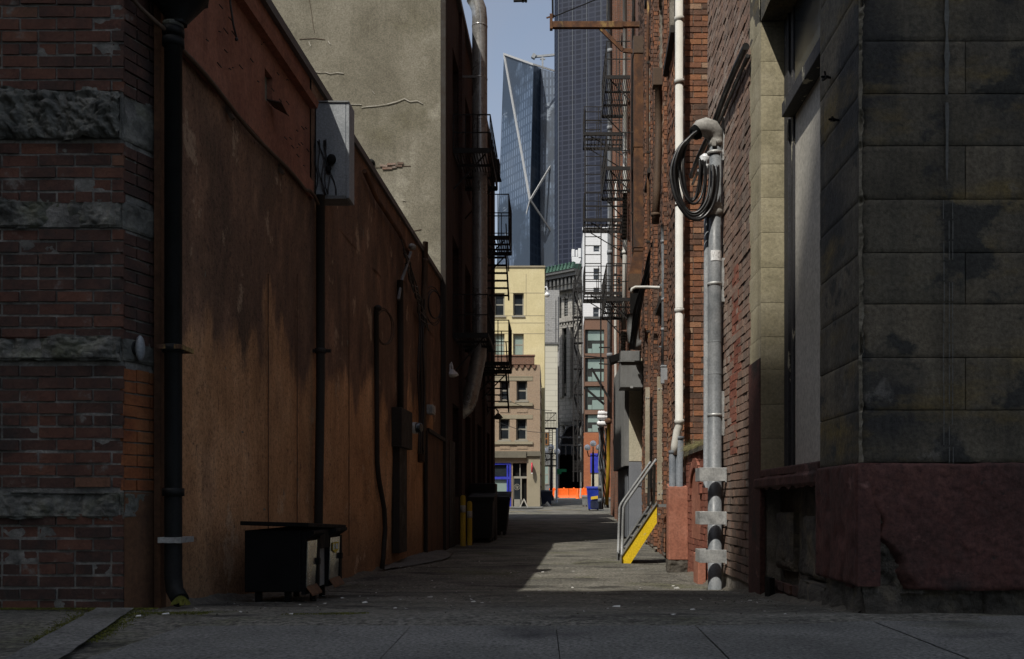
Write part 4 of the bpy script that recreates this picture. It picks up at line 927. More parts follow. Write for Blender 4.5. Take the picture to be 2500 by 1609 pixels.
# recess with lit brick jamb
zle=EZ+(CY-1052)/F*12.2
mb=MB(); mb.box((XC+.012,12.512,0),(2.6,13.2,14.2)); mb.box((1.94,10.64,-.1),(2.6,12.5,14.2)); mb.build('jamb_mortar',m_mortar_red,t)
mb=MB(); brick_wall(mb,V(XC-.004,12.5,0),V(1,0,0),V(0,-1,0),.30,zle-.15,14.2,course=.075,bl=.22,gap=.011,jit=.005,tone=lambda p:random.uniform(.28,1)); mb.build('jamb_brick',m_brick_red,t)
mb=MB(); panel(mb,V(1.935,10.64,0),V(0,1,0),V(-1,0,0),1.86,zle-.15,14.2); mb.build('recess_wall',m_brick_far,t)
mb=MB(); brick_wall(mb,V(XC+.004,10.63,0),V(0,1,0),V(-1,0,0),1.87,.0,zle,course=.075,bl=.22,gap=.008,jit=.005,holes=[(.55,1.25,.45,1.15)]); mb.build('painted_base_brick',m_redbrickpaint,t)
mb=MB(); mb.prism([V(XC+.01,10.63,-.1),V(XC+.01,12.5,-.1),V(XC+.01,12.5,zle),V(XC+.01,10.63,zle)],V(.3,0,0)); mb.build('base_core',m_redbrickpaint,t)
mb=MB()
# blocked arch: plain painted infill with a raised rim of voussoirs
pa=[(.55,.45),(1.25,.45),(1.25,.95)]+[(.9+.35*math.cos(a),.95+.30*math.sin(a)) for a in [k*math.pi/10 for k in range(1,10)]]+[(.55,.95)]
mb.prism([V(XC+.002,10.63+u,z) for u,z in pa],V(.03,0,0)); mb.build('blocked_arch',m_terracotta,t)
mb=MB()
for k in range(11):
    a=math.pi*(k+.5)/11; c=V(XC-.004,10.63+.9+.42*math.cos(a),.97+.37*math.sin(a)); mb.obox(c,V(0,math.cos(a),math.sin(a))*.055,V(0,-math.sin(a),math.cos(a))*.05,V(.018,0,0))
mb.build('arch_ring',m_redbrickpaint,t)
mb=MB(); mb.prism([V(XC-.03,10.64,zle-.02),V(1.93,10.64,zle+.10),V(1.93,12.49,zle+.10),V(XC-.03,12.49,zle-.02)],V(0,0,-.05)); mb.build('ledge',m_found,t)
mb=MB(); mb.box((XC-.10,10.66,-.05),(XC-.01,11.0,.32)); mb.build('kerb_block',m_terracotta,t,bevel=.01)
mb=MB(); mb.prism([rw(12.9,-.1,-.35),rw(57.3,-.1,-.35),V(12,57.3,-.1),V(12,12.9,-.1)],V(0,0,HW)); mb.build('roof_block',m_brick_far,t)
mb=MB(); mb.prism([rw(12.45,HW,-.5),rw(12.45,HW,.2),rw(12.45,HW+.5,.25),rw(12.45,HW+.5,-.5)],UW*45.2); mb.build('cornice',m_found,t)
mb=MB(); panel(mb,rw(57.52,0)-V(0,0,0),V(1,-RB,0),V(0,1,0),8,-.1,HW); mb.build('end_wall',m_brick_far,t)
# dry grass on the ledge
mb=MB()
for _ in range(900):
    y=random.uniform(10.9,12.45); p=V(XC-.03+random.random()*.16,y,zle+.0+random.random()*.05); l=random.uniform(.05,.2)*(.4+.6*(y-10.9)/1.5); d=V(random.uniform(-.6,.05),random.uniform(-.5,.4),random.uniform(-.9,.5)).normalized()*l; s=V(0,.006,.003)
    mb.face([p-s,p+s,p+d])
struct(tag(mb.build('dry_grass',m_grass),'dry grass hanging from the ledge above the red painted brick base','grass'),'stuff')

# ---- pier with pipes
Yq=12.35; qx0=P(1560,0,Yq).x; qx1=P(1599,0,Yq).x
t=thing('concrete_pier','terracotta painted square pier below the white downpipe','pier')
z0=P(0,1308,Yq).z; z1=P(0,1140,Yq).z
mb=MB(); mb.box((qx0,Yq-.1,z0),(qx1+.04,Yq+.14,z1)); mb.prism([V(qx0,Yq-.1,z1),V(qx1+.04,Yq-.1,z1),V(qx1+.04,Yq+.14,z1+.05),V(qx0,Yq+.14,z1+.05)],V(0,0,.002)); mb.build('shaft',m_terracotta,t,bevel=.012)
mb=MB(); stone(mb,V(qx0-.01,Yq-.1,0),V(1,0,0),V(0,-1,0),0,qx1-qx0+.06,-.05,z0,amp=.03,nu=24,nz=14,fr=9,edge=.015,depth=.2,proud=.0); mb.build('rubble_base',m_found,t)
wx=P(1587.5,0,Yq).x; zA=P(0,985,Yq).z
t=thing('downpipe','tall white downpipe on the red brick wall that ends in an elbow above the pier','downpipe')
mb=MB(); mb.tube([V(wx,Yq,zA),V(wx,Yq,9.5)],.052,18); mb.build('pipe',m_white,t)
mb=MB(); mb.tube([V(wx,Yq,zA+.0),V(wx-.003,Yq,zA-.06),V(wx-.025,Yq,zA-.12),V(wx-.055,Yq+.0,zA-.30),V(wx-.062,Yq,zA-.42)],.05,18); mb.build('elbow',m_white,t)
mb=MB()
for y in (985,725,44,190): 
    z=P(0,y,Yq).z; mb.lathe(V(wx,Yq,z-.03),[(.052,0),(.062,.004),(.062,.05),(.052,.056)],V(0,0,1),18)
mb.build('collar',m_white,t)
for y in (722,196,480):
    z=P(0,y,Yq).z; mb=MB(); mb.lathe(V(wx,Yq,z-.012),[(.053,0),(.06,.002),(.06,.02),(.053,.022)],V(0,0,1),18); mb.bar(V(wx,Yq+.05,z),V(wx+.12,Yq+.13,z),.02,.02); mb.build('clamp',m_brown,t)
for (dx,y1,r_) in ((-.045,1055,.042),(.045,1022,.05)):
    t=thing('standpipe','blue-grey standpipe on the terracotta pier, %s'%('left and shorter of the pair' if dx<0 else 'right and taller of the pair'),'pipe')
    mb=MB(); c=V((qx0+qx1)/2+.0+dx,Yq+.0,0); mb.tube([V(c.x,Yq,z1-.02),V(c.x,Yq,P(0,y1,Yq).z)],r_,16); mb.build('pipe',m_galv_dark,t)
    mb=MB(); mb.lathe(V(c.x,Yq,P(0,y1,Yq).z-.03),[(r_,0),(r_*1.15,.003),(r_*1.15,.04),(r_*.9,.042)],V(0,0,1),16); mb.build('collar',m_galv_dark,t)

# ---- brown downpipe, small conduit with box, white elbow
def rp(x,y,d,Y=None): 
    Y=YR(x) if Y is None else Y
    return P(x,y,Y)+NW*d
t=pipe('downpipe','brown downpipe high on the red brick wall between the white pipe and the rusty duct','downpipe',[rp(1554,190,.1,15.9),rp(1554,300,.1,15.9),rp(1550,440,.1,15.9),rp(1546,522,.1,15.9)],.062,m_brown,collars=[P(0,502,15.9).z])
mb=MB(); c=rp(1554,190,.1,15.9); mb.box((c.x-.1,15.8,c.z-.1),(c.x+.1,16.0,c.z+.18)); mb.build('hopper',m_brown,t,bevel=.01)
Yg=15.4
t=pipe('conduit','grey bent conduit dropping into a small grey box on the red brick wall','conduit',[rp(1556,525,.05,Yg),rp(1560,560,.07,Yg),rp(1562,640,.07,Yg),rp(1560,860,.07,Yg)],.033,m_galv,collars=[P(0,y,Yg).z for y in (565,700,770)],brk=[(rp(1552,666,.07,Yg),rp(1575,666,-.05,Yg),.02,.02),(rp(1550,810,.07,Yg),rp(1572,810,-.05,Yg),.02,.02)])
c=rp(1560,876,.05,Yg); mb=MB(); mb.box((c.x-.055,Yg-.05,c.z-.14),(c.x+.055,Yg+.05,c.z+.14)); mb.box((c.x-.06,Yg-.06,c.z+.12),(c.x+.06,Yg+.055,c.z+.145)); mb.build('switch_box',m_boxgrey,t,bevel=.004)
pipe('vent_pipe','small cream elbow pipe sticking out of the upper red brick wall','pipe',[rp(1545,672,.0,17),rp(1530,671,.12,17),rp(1512,671,.2,17),rp(1508,675,.23,17),rp(1507,684,.23,17)],.026,m_white)
# weathered boards and stained post
def board(xa,xb,ya,yb,Y,label,m,tilt=0):
    a=P(xa,ya,Y); b=P(xb,yb,Y); t=thing('timber_board',label,'board')
    mb=MB(); n=14
    for k in range(n):
        q0,q1=k/n,(k+1)/n; o0=tilt*q0; w0=.006*noise.noise(V(q0*6,Y,0)); w1=.006*noise.noise(V(q1*6,Y,0))
        z0,z1=lerp(b.z,a.z,q0),lerp(b.z,a.z,q1)
        mb.prism([V(a.x+w0,Y,z0),V(b.x+w0,Y,z0),V(b.x+w1,Y,z1),V(a.x+w1,Y,z1)],V(.0,.045,0))
    mb.build('plank',m,t)
    mb=MB()
    for q in (.05,.14,.9):
        for x in (.25,.75): mb.lathe(V(lerp(a.x,b.x,x),Y-.001,lerp(b.z,a.z,q)),[(.014,0),(.012,-.012)],V(0,1,0),8)
    mb.build('bolt',m_zinc,t)
    return t
board(1508,1518,905,1152,18.5,'narrower weathered grey board standing off the red brick wall, left of its neighbour',m_wood)
board(1536,1551,880,1168,16.2,'wide weathered board with bolt heads standing beside the yellow steps',m_wood)
t=thing('stained_post','orange stained post behind the wide weathered board','post'); a=P(1552,905,16.25); b=P(1557,1150,16.25); mb=MB(); mb.box((a.x,16.25,b.z),(b.x,16.33,a.z)); mb.build('post',m_wood_rust,t)
mb=MB(); mb.box((P(1520,0,18.4).x,18.45,P(0,1140,18.4).z),(P(1527,0,18.4).x,18.5,P(0,930,18.4).z)); mb.build('back_strip',m_black,t)

# ---- yellow steps with rails
t=thing('steel_steps','short steel steps with a bright yellow stringer and galvanised handrails','steps')
Ys=14.0; Yw=14.85
poly=[(1452,1318),(1473,1318),(1535,1222),(1535,1171),(1452,1296)]
for y,mm in ((Ys,m_yellow),(Yw,m_boxdark)):
    mb=MB(); mb.prism([P(a,b,Ys)+V(0,y-Ys,0) for a,b in poly],V(0,.012,0)); s_=mb.build('stringer',mm,t)
    mb=MB(); p=[P(a,b,Ys)+V(0,y-Ys,0) for a,b in poly]; mb.prism([p[4],p[3],p[3]+V(0,0,-.035),p[4]+V(.0,0,-.03)],V(0,-.022,0)); mb.prism([p[4]+V(-.012,0,0),p[0]+V(-.012,0,0),p[0],p[4]],V(0,-.05,0)); mb.build('flange',m_boxdark,s_)
for k in range(4):
    q=(k+.6)/4.4; c=P(1465,1300,Ys).lerp(P(1537,1180,Ys),q); mb=MB(); mb.box((c.x-.05,Ys+.02,c.z-.012),(c.x+.12,Yw,c.z+.012)); mb.build('tread',m_boxdark,t)
mb=MB(); c=P(1537,1180,Ys); mb.box((c.x,Ys+.02,c.z-.03),(XR(Ys)+.02,Yw,c.z+.01)); mb.build('landing',m_boxdark,t)
for y in (Ys+.01,Yw-.02):
    off=V(0,y-Ys,0); mb=MB(); mb.tube([P(1453,1300,Ys)+off,P(1455,1240,Ys)+off,P(1457,1186,Ys)+off,P(1462,1175,Ys)+off,P(1529,1080,Ys)+off,P(1534,1073,Ys)+off],.019,12); mb.tube([P(1530,1085,Ys)+off,P(1528,1180,Ys)+off],.019,12); mb.build('handrail',m_rail,t)

# ---- metal-clad service cabinet
t=thing('service_enclosure','tall metal-clad service enclosure with corrugated side and grey door on the red brick wall','enclosure')
ya,yb=22.8,26.9; x0=P(1470,0,ya).x; x1=XR(ya)+.02
zc0=P(0,1078,ya).z; ztop=P(0,838,ya).z
mb=MB(); mb.box((x0,ya,-.02),(x1,yb,zc0)); mb.build('door',m_greydoor,t,bevel=.006)
mb=MB(); mb.box((x0,ya-.01,zc0+.0),(x1,yb,ztop)); mb.build('cream_panel',m_cream,t,bevel=.006)
mb=MB()
n=40
for k in range(n):
    y=lerp(ya+.02,yb,(k+.5)/n); mb.box((x0-.12,y-.028,zc0-.1),(x0-.09,y+.028,ztop+.02))
mb.box((x0-.09,ya+.02,zc0-.1),(x0-.002,yb,ztop+.02)); mb.build('corrugated_side',m_boxdark,t)
mb=MB(); mb.box((x0-.02,ya+.3,.05),(x0-.004,yb-.4,zc0-.15)); mb.build('side_door',m_greydoor,t,bevel=.004)
c=P(1493,1128,ya); mb=MB(); mb.tube([c+V(-.06,-.02,0),c+V(-.06,-.06,0),c+V(.02,-.06,0),c+V(.03,-.05,-.05)],.01,8); mb.build('handle',m_black,t)
Ye=21.9; t=thing('electrical_box','dull grey electrical box with a sloped lid above the cream service enclosure','box')
a=P(1450,846,Ye); b=P(1502,905,Ye)
mb=MB(); mb.box((a.x,Ye,b.z),(b.x,Ye+.7,a.z)); mb.build('case',m_boxdark,t,bevel=.008)
mb=MB(); mb.obox(V((a.x+b.x)/2,Ye+.33,a.z+.06),V((b.x-a.x)/2+.015,0,0),V(0,.38,.05),V(0,0,.012)); mb.box((a.x+.02,Ye+.2,a.z+.06),(b.x-.02,Ye+.6,a.z+.28)); mb.build('lid',m_boxdark,t,bevel=.006)
mb=MB(); mb.box(((a.x+b.x)/2-.03,Ye-.02,b.z-.02),((a.x+b.x)/2+.03,Ye,b.z+.03)); mb.build('latch',m_zinc,t)

# ---- rusty rectangular duct and its grey lower elbow
Yr=21.45
xa,xb=P(1482,0,Yr).x,P(1507,0,Yr).x
t=thing('rusty_duct','tall rusty rectangular duct ending in a grey elbow on the red brick wall','duct')
mb=MB(); mb.box((xa,Yr,P(0,585,Yr).z),(xb,Yr+.26,P(0,112,Yr).z)); mb.build('shaft',m_rust,t,bevel=.006)
mb=MB(); mb.box((xa-.015,Yr-.015,P(0,124,Yr).z),(xb+.015,Yr+.27,P(0,84,Yr).z)); mb.build('top_box',m_brown,t,bevel=.006)
mb=MB()
for y in (340,575,583): mb.box((xa-.012,Yr-.012,P(0,y+3,Yr).z),(xb+.012,Yr+.27,P(0,y,Yr).z))
mb.build('flange',m_rust,t)
q=[(1482,585),(1507,585),(1498,640),(1470,640)]; mb=MB(); mb.prism([P(x,y,Yr) for x,y in q],V(0,.26,0)); mb.build('offset',m_rust,t)
q=[(1470,640),(1498,640),(1498,700),(1486,735),(1470,710)]; mb=MB(); mb.prism([P(x,y,Yr)+V(0,-.02,0) for x,y in [(1470,640),(1497,640),(1497,672),(1470,672)]],V(0,.3,0)); mb.build('mouth',m_brown,t)
mb=MB(); mb.box((P(1474,0,Yr).x,Yr+.05,P(0,735,Yr).z),(P(1494,0,Yr).x,Yr+.25,P(0,672,Yr).z)); mb.build('throat',m_black,t)
mb=MB(); pts=[P(1481,735,Yr+.1),P(1480,770,Yr+.1),P(1482,795,Yr+.1),P(1488,806,Yr+.1),P(1498,806,Yr+.1)]; mb.tube(pts,[.15,.14,.14,.13,.12],14); mb.build('lower_elbow',m_boxdark,t)

# ---- other pipes at the right
pipe('downpipe','slim white pipe with a spiral-wrapped lower part beyond the rusty duct','pipe',[rp(1469,-20,.1,30),rp(1469,390,.1,30),rp(1469,455,.1,30),rp(1468,600,.1,30),rp(1466,770,.1,30)],.075,m_white,collars=[P(0,y,30).z for y in (65,355,590)],cl=.1)
t=thing('corrugated_hose','ribbed black and white hose hanging on the red brick wall below the slim white pipe','hose')
for (ya,yb,xa,xb) in ((452,560,1471,1468),(775,860,1467,1464)):
    n=26
    for kk,mm in ((0,m_white),(1,m_rubber)):
        mb=MB()
        for k in range(kk,n,2):
            p=rp(lerp(xa,xb,k/n),lerp(ya,yb,k/n),.12,29.6); q=rp(lerp(xa,xb,(k+1)/n),lerp(ya,yb,(k+1)/n),.12,29.6); mb.tube([p,q],.085 if kk==0 else .07,12)
        mb.build('rib',mm,t)
pipe('downpipe','grey downpipe farthest along the red brick wall above the blue bin','downpipe',[rp(1431,-30,.12,50),rp(1431,500,.12,50),rp(1430,980,.12,50)],.125,m_galv,collars=[P(0,y,50).z for y in (120,300,470,590,720,830)],cl=.2)
pipe('steel_pipe','dark grey pipe low on the red brick wall near the corner','pipe',[rp(1414,980,.2,54),rp(1413,1100,.2,54),rp(1413,1190,.2,54)],.14,m_galv_dark,collars=[P(0,y,54).z for y in (1095,1140,1170)],cl=.25)
t=thing('conduit_run','yellow conduit drop beside the brick corner at the far end of the red brick wall','conduit')
mb=MB(); mb.tube([rp(1435,990,.25,47),rp(1434,1080,.25,47),rp(1430,1180,.25,47)],.09,12); mb.build('pipe',m_bollard,t); mb=MB(); mb.ball(rp(1434,985,.25,47),.17,12,8); mb.build('cap',m_rust,t)
t=thing('insulator_rack','three white ribbed insulators at the top of the far pole cluster','insulator')
for (y,x0_,x1_) in ((966,1397,1420),(975,1396,1421),(990,1395,1428)):
    mb=MB(); pts=[P(lerp(x0_,x1_,k/8),y,53) for k in range(9)]; mb.tube(pts,[.09,.16,.13,.16,.13,.15,.10,.09,.07],12); mb.build('insulator',m_porc,t)
t=thing('wire_bundle','bundle of black wires and cables dropping down the far right corner','wires')
for k in range(9):
    pts=[P(1398+k*2.2+3*math.sin(j*.9+k)+j*.8,1000+j*17,52.5+.1*k) for j in range(12)]
    mb=MB(); mb.tube(pts,.035,6); mb.build('wire',m_rubber if k%3 else m_galv,t)
t=thing('cable_bundle','thick bundle of black cables slanting down the red brick wall below the brown downpipe','cable')
for k in range(5):
    pts=[P(x+k*2.5+2*math.sin(k*2+y*.05),y,18.0-.08*k+(y-520)*.012)+NW*.10 for (x,y) in ((1549,520),(1541,560),(1530,600),(1519,640),(1507,680),(1496,725),(1488,770),(1484,815))]
    mb=MB(); mb.tube(pts,.022 if k%2 else .032,8); mb.build('cable',m_rubber,t)
for (x,Y,r_,mm,ya,yb,lab) in ((1452,36,.05,m_conduit,-30,930,'slim dark conduit on the red brick wall behind the farther fire escape'),(1459,33,.035,m_galv_dark,-30,820,'slim blue-grey conduit next to the slim white pipe'),(1480,26,.04,m_black,-30,800,'slim black conduit between the white pipe and the rusty duct'),(1519,19.4,.03,m_rust,-20,900,'thin rusty conduit right of the rusty duct'),(1576,13.2,.022,m_conduit,-20,1000,'thin dark conduit close behind the tall white downpipe'),(1444,42,.06,m_white,420,960,'short pale pipe beside the farthest grey downpipe')):
    c0=V(XR(Y)-r_*1.6,Y,0); t=thing('conduit',lab,'conduit'); za,zb_=P(0,yb,Y).z,P(0,ya,Y).z
    mb=MB(); mb.tube([V(c0.x+.02*math.sin(z_*.7+x),Y,z_) for z_ in [lerp(za,zb_,k/10) for k in range(11)]],r_,10); mb.build('pipe',mm,t)
    for k in range(4):
        z_=lerp(za,zb_,(k+.6)/4.4); mb=MB(); mb.box((c0.x-r_*1.3,Y-r_*1.2,z_-.02),(XR(Y)+.03,Y+r_*1.2,z_+.02)); mb.build('clip',m_conduit,t)
# rusty steel arm
Yx=24.0
t=thing('outrigger_beam','rusty steel outrigger beam sticking out high from the red brick warehouse','beam')
a=P(1289,60,Yx); b=P(1456,58,Yx)
mb=MB(); mb.obox((a+b)/2,V((b.x-a.x)/2,0,0),V(0,.06,0),V(0,0,.075)); mb.build('beam',m_rust,t,bevel=.006)
mb=MB(); mb.obox(P(1288,52,Yx),V(.035,0,0),V(0,.07,0),V(0,0,.18)); mb.bar(P(1277,42,Yx),P(1296,36,Yx),.03); mb.build('end_plate',m_rust,t)
mb=MB(); mb.bar(P(1403,66,Yx),P(1456,118,Yx),.06,.09); mb.bar(P(1456,58,Yx),V(XR(Yx)+.05,Yx,b.z),.1,.12); mb.bar(P(1456,118,Yx),V(XR(Yx)+.05,Yx,P(0,122,Yx).z),.06,.09); mb.build('brace',m_rust,t)
mb=MB(); mb.bar(P(1292,42,Yx),P(1291,-40,Yx),.05); mb.bar(P(1292,40,Yx),P(1415,-10,Yx),.02); mb.build('stay',m_black,t)
t=thing('wire_bundle','dark wire fittings hanging in the sky above the rusty outrigger beam','wires')
mb=MB(); mb.bar(P(1200,2,24),P(1232,1,24),.05); mb.bar(P(1222,-6,24),P(1222,5,24),.05); mb.bar(P(1229,-8,24),P(1229,5,24),.05); mb.build('fitting',m_black,t)

# ---- right fire escapes
G2='black iron fire escapes on the red brick wall'
fire_escape('nearer black iron fire escape with three dark platforms on the red brick wall',1.43,XR(29)+.0,27.6,30.4,[5.72+EZ,9.4+EZ,11.96+EZ],1.0,side='R',group=G2,ladder=(1.75,2.1,30.3,6.6,10.3),slats=15)
fire_escape('farther black iron fire escape with a long vertical ladder on the red brick wall',.96,XR(33)+.0,33,34.4,[7.05+EZ,9.5+EZ,12.4+EZ],.9,side='R',group=G2,ladder=(.98,1.52,33.05,7.05+EZ,13.2+EZ),slats=11)
mb=MB(); mb.bar(P(1404,690,33.5),P(1404,940,33.5),.05)
for (x0_,y0_,x1_,y1_) in ((1365,905,1412,945),(1382,860,1428,940),(1400,812,1430,812),(1400,850,1432,852),(1365,832,1430,838)): mb.bar(P(x0_,y0_,33.6),P(x1_,y1_,33.6),.07 if y1_-y0_>20 else .04)
tag(mb.build('iron_bracket_frame',m_escape),'black iron bracket arms below the farther fire escape','bracket')
t=thing('floodlight','black slotted floodlight tilted out from the red brick wall above the grey box','floodlight')
c=P(1438,839,26); mb=MB(); mb.obox(c,V(.14,0,.05),V(0,.12,-.02),V(-.02,0,.09)); mb.build('housing',m_black,t,bevel=.01); mb=MB(); mb.bar(c,V(XR(26),26,c.z-.1),.03); mb.build('arm',m_black,t)
# ================================================================ FAR BUILDINGS
def wbox(mb,x0,x1,y0,y1,Y,d,hol=(),depth=.15,base=None):
    a=P(x0,0,Y).x; b=P(x1,0,Y).x; zt=P(0,y0,Y).z; zb_=P(0,y1,Y).z if base is None else base
    hs=[]
    for (p,q,r,s) in hol: hs.append((P(p,0,Y).x-a,P(q,0,Y).x-a,P(0,s,Y).z,P(0,r,Y).z))
    panel(mb,V(a,Y,0),V(1,0,0),V(0,-1,0),b-a,zb_,zt,holes=hs,depth=depth)
    # sides, back, roof
    for x in (a,b): mb.face([V(x,Y,zb_),V(x,Y+d,zb_),V(x,Y+d,zt),V(x,Y,zt)])
    mb.face([V(a,Y,zt),V(b,Y,zt),V(b,Y+d,zt),V(a,Y+d,zt)]); mb.face([V(a,Y+d,zb_),V(b,Y+d,zb_),V(b,Y+d,zt),V(a,Y+d,zt)])
def fwin(parent,x0,x1,y0,y1,Y,fm,gm,depth=.15,fw=.06,mid=True,mull=0,sill=None):
    a=P(x0,y1,Y); b=P(x1,y0,Y); yy=Y+depth-.02
    mb=MB(); mb.box((a.x,yy,a.z),(a.x+fw,yy+.05,b.z)); mb.box((b.x-fw,yy,a.z),(b.x,yy+.05,b.z)); mb.box((a.x+fw,yy,a.z),(b.x-fw,yy+.05,a.z+fw)); mb.box((a.x+fw,yy,b.z-fw),(b.x-fw,yy+.05,b.z))
    if mid: mb.box((a.x+fw,yy+.005,(a.z+b.z)/2-fw/2),(b.x-fw,yy+.05,(a.z+b.z)/2+fw/2))
    for k in range(mull): x=lerp(a.x,b.x,(k+1)/(mull+1)); mb.box((x-fw/2,yy+.004,a.z+fw),(x+fw/2,yy+.05,b.z-fw))
    if sill: mb.box((a.x-.1,Y-.09,a.z-.12),(b.x+.1,Y+.03,a.z-.01))
    w_=mb.build('window',fm,parent)
    mb=MB(); mb.box((a.x+fw*.5,yy+.02,a.z+fw*.5),(b.x-fw*.5,yy+.03,b.z-fw*.5)); mb.build('pane',gm,w_)
    return w_
m_cream_wall=M('yellow_cream_render',[(.50,.44,.25),(.58,.51,.30),(.62,.56,.35)],scale=.6,rough=.9,bump=.1,bscale=8,streak=.2,streak_col=(.42,.36,.2),fine=.12)
m_tanbrick=M('tan_brick',[(.30,.22,.15),(.36,.27,.19)],scale=.8,rough=.95,bump=.2,bscale=10,brick=(.25,.085,.012,(.35,.25,.17),(.29,.20,.14),(.3,.27,.22)),fine=.25)
m_brownbrick=M('brown_brick',[(.14,.075,.05),(.19,.10,.065)],scale=.8,rough=.95,bump=.2,bscale=10,brick=(.25,.085,.012,(.20,.10,.065),(.14,.075,.05),(.2,.17,.14)),fine=.25)
m_orbrick=M('orange_brick',[(.30,.09,.035),(.38,.13,.05)],scale=.8,rough=.95,bump=.2,bscale=10,brick=(.25,.085,.012,(.38,.12,.045),(.27,.08,.035),(.3,.2,.14)),fine=.25)
m_tanstone=M('tan_stone_trim',[(.27,.24,.17),(.34,.30,.22)],scale=1,rough=.9,bump=.1)
m_siding=M('beige_siding',[(.44,.42,.34),(.50,.48,.40)],scale=.8,rough=.85,bump=.1,brick=(60,.55,.03,(.48,.46,.38),(.45,.43,.35),(.25,.24,.2)),fine=.1)
m_greystone=M('grey_ornate_stone',[(.26,.25,.23),(.34,.33,.30)],scale=.5,rough=.9,bump=.2,bscale=4,brick=(1.1,.5,.05,(.34,.33,.30),(.28,.27,.25),(.16,.155,.15)),fine=.3)
m_palegrey=M('pale_grey_brick',[(.27,.27,.265),(.33,.33,.325)],scale=.7,rough=.9,bump=.2,bscale=8,brick=(.5,.2,.03,(.33,.33,.32),(.27,.27,.27),(.2,.2,.2)),patches=[((.13,.13,.125),.9,.62,.64,(1,1,3.5))],fine=.25)
m_whitewall=M('white_painted_wall',[(.60,.61,.62),(.68,.69,.70)],scale=.5,rough=.85,bump=.1,brick=(.8,.25,.02,(.68,.69,.7),(.64,.65,.66),(.55,.56,.57)),fine=.1)
m_darkwin=M('dark_bronze_window',[(.03,.032,.03),(.045,.048,.045)],scale=1,rough=.3,bump=0)
m_wframe=M('grey_window_frame',[(.25,.24,.2),(.3,.29,.25)],scale=2,rough=.7,bump=0)
m_tower=M('blue_glass_tower',[(.05,.075,.12),(.10,.14,.21),(.19,.24,.32)],scale=.035,rough=.4,bump=0,spec=.45,brick=(1.6,3.9,.55,(.14,.19,.27),(.09,.13,.20),(.035,.055,.09),0,.25),fine=.12,patches=[((.03,.045,.07),.02,.5,.54,(1,1,.7)),((.26,.31,.38),.05,.62,.68,(1,1,2))])  # dark and pale patches paint reflections into the glass colour
m_notch_shade=M('shaded_glass_return',[(.02,.035,.07),(.03,.05,.09)],scale=.05,rough=.35,bump=0,spec=.3,brick=(3.0,3.9,.5,(.02,.035,.06),(.03,.05,.085),(.06,.09,.13),0,.25),fine=.1)  # darker copy of the tower glass; the notch's shade is in the colour
m_brace=M('pale_tower_brace',[(.36,.37,.38),(.42,.43,.44)],scale=1,rough=.5,bump=0)
m_dtower=M('dark_granite_tower',[(.012,.015,.028),(.02,.025,.042)],scale=.02,rough=.5,bump=0,spec=.15,brick=(2.7,2.05,.26,(.015,.02,.037),(.009,.012,.023),(.034,.041,.063),0,.2),fine=.08)

# yellow building
t=thing('yellow_building','plain cream-yellow rendered building rising behind the tan brick shop','building')
Yy=75
ws=[(1155,1179,684,738),(1199,1224,684,738),(1155,1179,779,831),(1199,1224,779,831),(1110,1132,684,738),(1110,1132,779,831)]
mb=MB(); wbox(mb,1060,1272.5,625,1190,Yy,4,ws,.25,base=.2); mb.build('wall',m_cream_wall,t)
for i,w in enumerate(ws): fwin(t,*w,Yy,m_wframe,m_blind if i in (2,3) else m_glass,.25,.10,sill=True)
mb=MB(); a=P(1060,0,Yy).x; b=P(1272.5,0,Yy).x; z=P(0,625,Yy).z; mb.box((a,Yy-.08,z),(b+.06,Yy+.25,z+.12)); mb.box((b,Yy,z),(b+.06,Yy+4,z+.12)); mb.build('coping',m_tanstone,t)
mb=MB()
for y in (685,738,755,780): mb.box((a,Yy-.012,P(0,y,Yy).z),(b,Yy+.0,P(0,y,Yy).z+.03))
for x in (1184,1229): mb.box((P(x,0,Yy).x,Yy-.012,P(0,738,Yy).z),(P(x,0,Yy).x+.03,Yy,P(0,640 if x>1200 else 740,Yy).z))
mb.build('score_line',m_tanstone,t)
gooseneck_t=thing('street_camera','white dome camera on a bracket at the corner of the yellow building','camera'); mb=MB(); mb.tube([P(1273,672,75),P(1277,670,75),P(1279,676,75),P(1279,681,75)],.06,8); mb.build('arm',m_porc,gooseneck_t); mb=MB(); mb.lathe(P(1279,690,75),[(.05,.3),(.2,.1),(.22,0),(.1,-.15)],V(0,0,1),12); mb.build('dome',m_porc,gooseneck_t)
# tan brick building with the shop
t=thing('tan_brick_building','tan brick building with sash windows above a shop with an indigo front','building')
Yt=69; gt=ground_z(0,Yt)
ws=[(1168,1191,888,936),(1207,1232,888,936),(1166,1191,977,1028),(1206,1231,977,1028),(1120,1145,888,936),(1120,1145,977,1028)]
shop=[(1120,1194,1083,1193),(1198,1231,1082,1189)]
mb=MB(); wbox(mb,1060,1262,852,1193,Yt,5.4,ws+shop,.3,base=gt-.3); mb.build('wall',m_tanbrick,t)
a=P(1060,0,Yt).x; b=P(1262,0,Yt).x
mb=MB(); z1=P(0,833,Yt).z; z2=P(0,852,Yt).z; mb.box((a,Yt-.14,z2),(b-.4,Yt+.3,z1)); mb.box((a,Yt-.2,z1),(b-.35,Yt+.3,z1+.1)); mb.build('brick_parapet',m_brownbrick,t)
mb=MB()
k=a
while k<b-.6: mb.prism([V(k,Yt-.1,z2),V(k+.34,Yt-.1,z2),V(k+.26,Yt-.1,z2-.28),V(k+.12,Yt-.1,z2-.28)],V(0,.1,0)); k+=.42
mb.build('corbel_table',m_brownbrick,t)
mb=MB()
for (y,h,p) in ((945,.22,.14),(1035,.2,.12),(885,.28,.03),(974,.28,.03),(880,.06,.05)): mb.box((a,Yt-p,P(0,y,Yt).z-h/2),(P(1245,0,Yt).x,Yt,P(0,y,Yt).z+h/2))
mb.build('belt_course',m_tanstone,t)
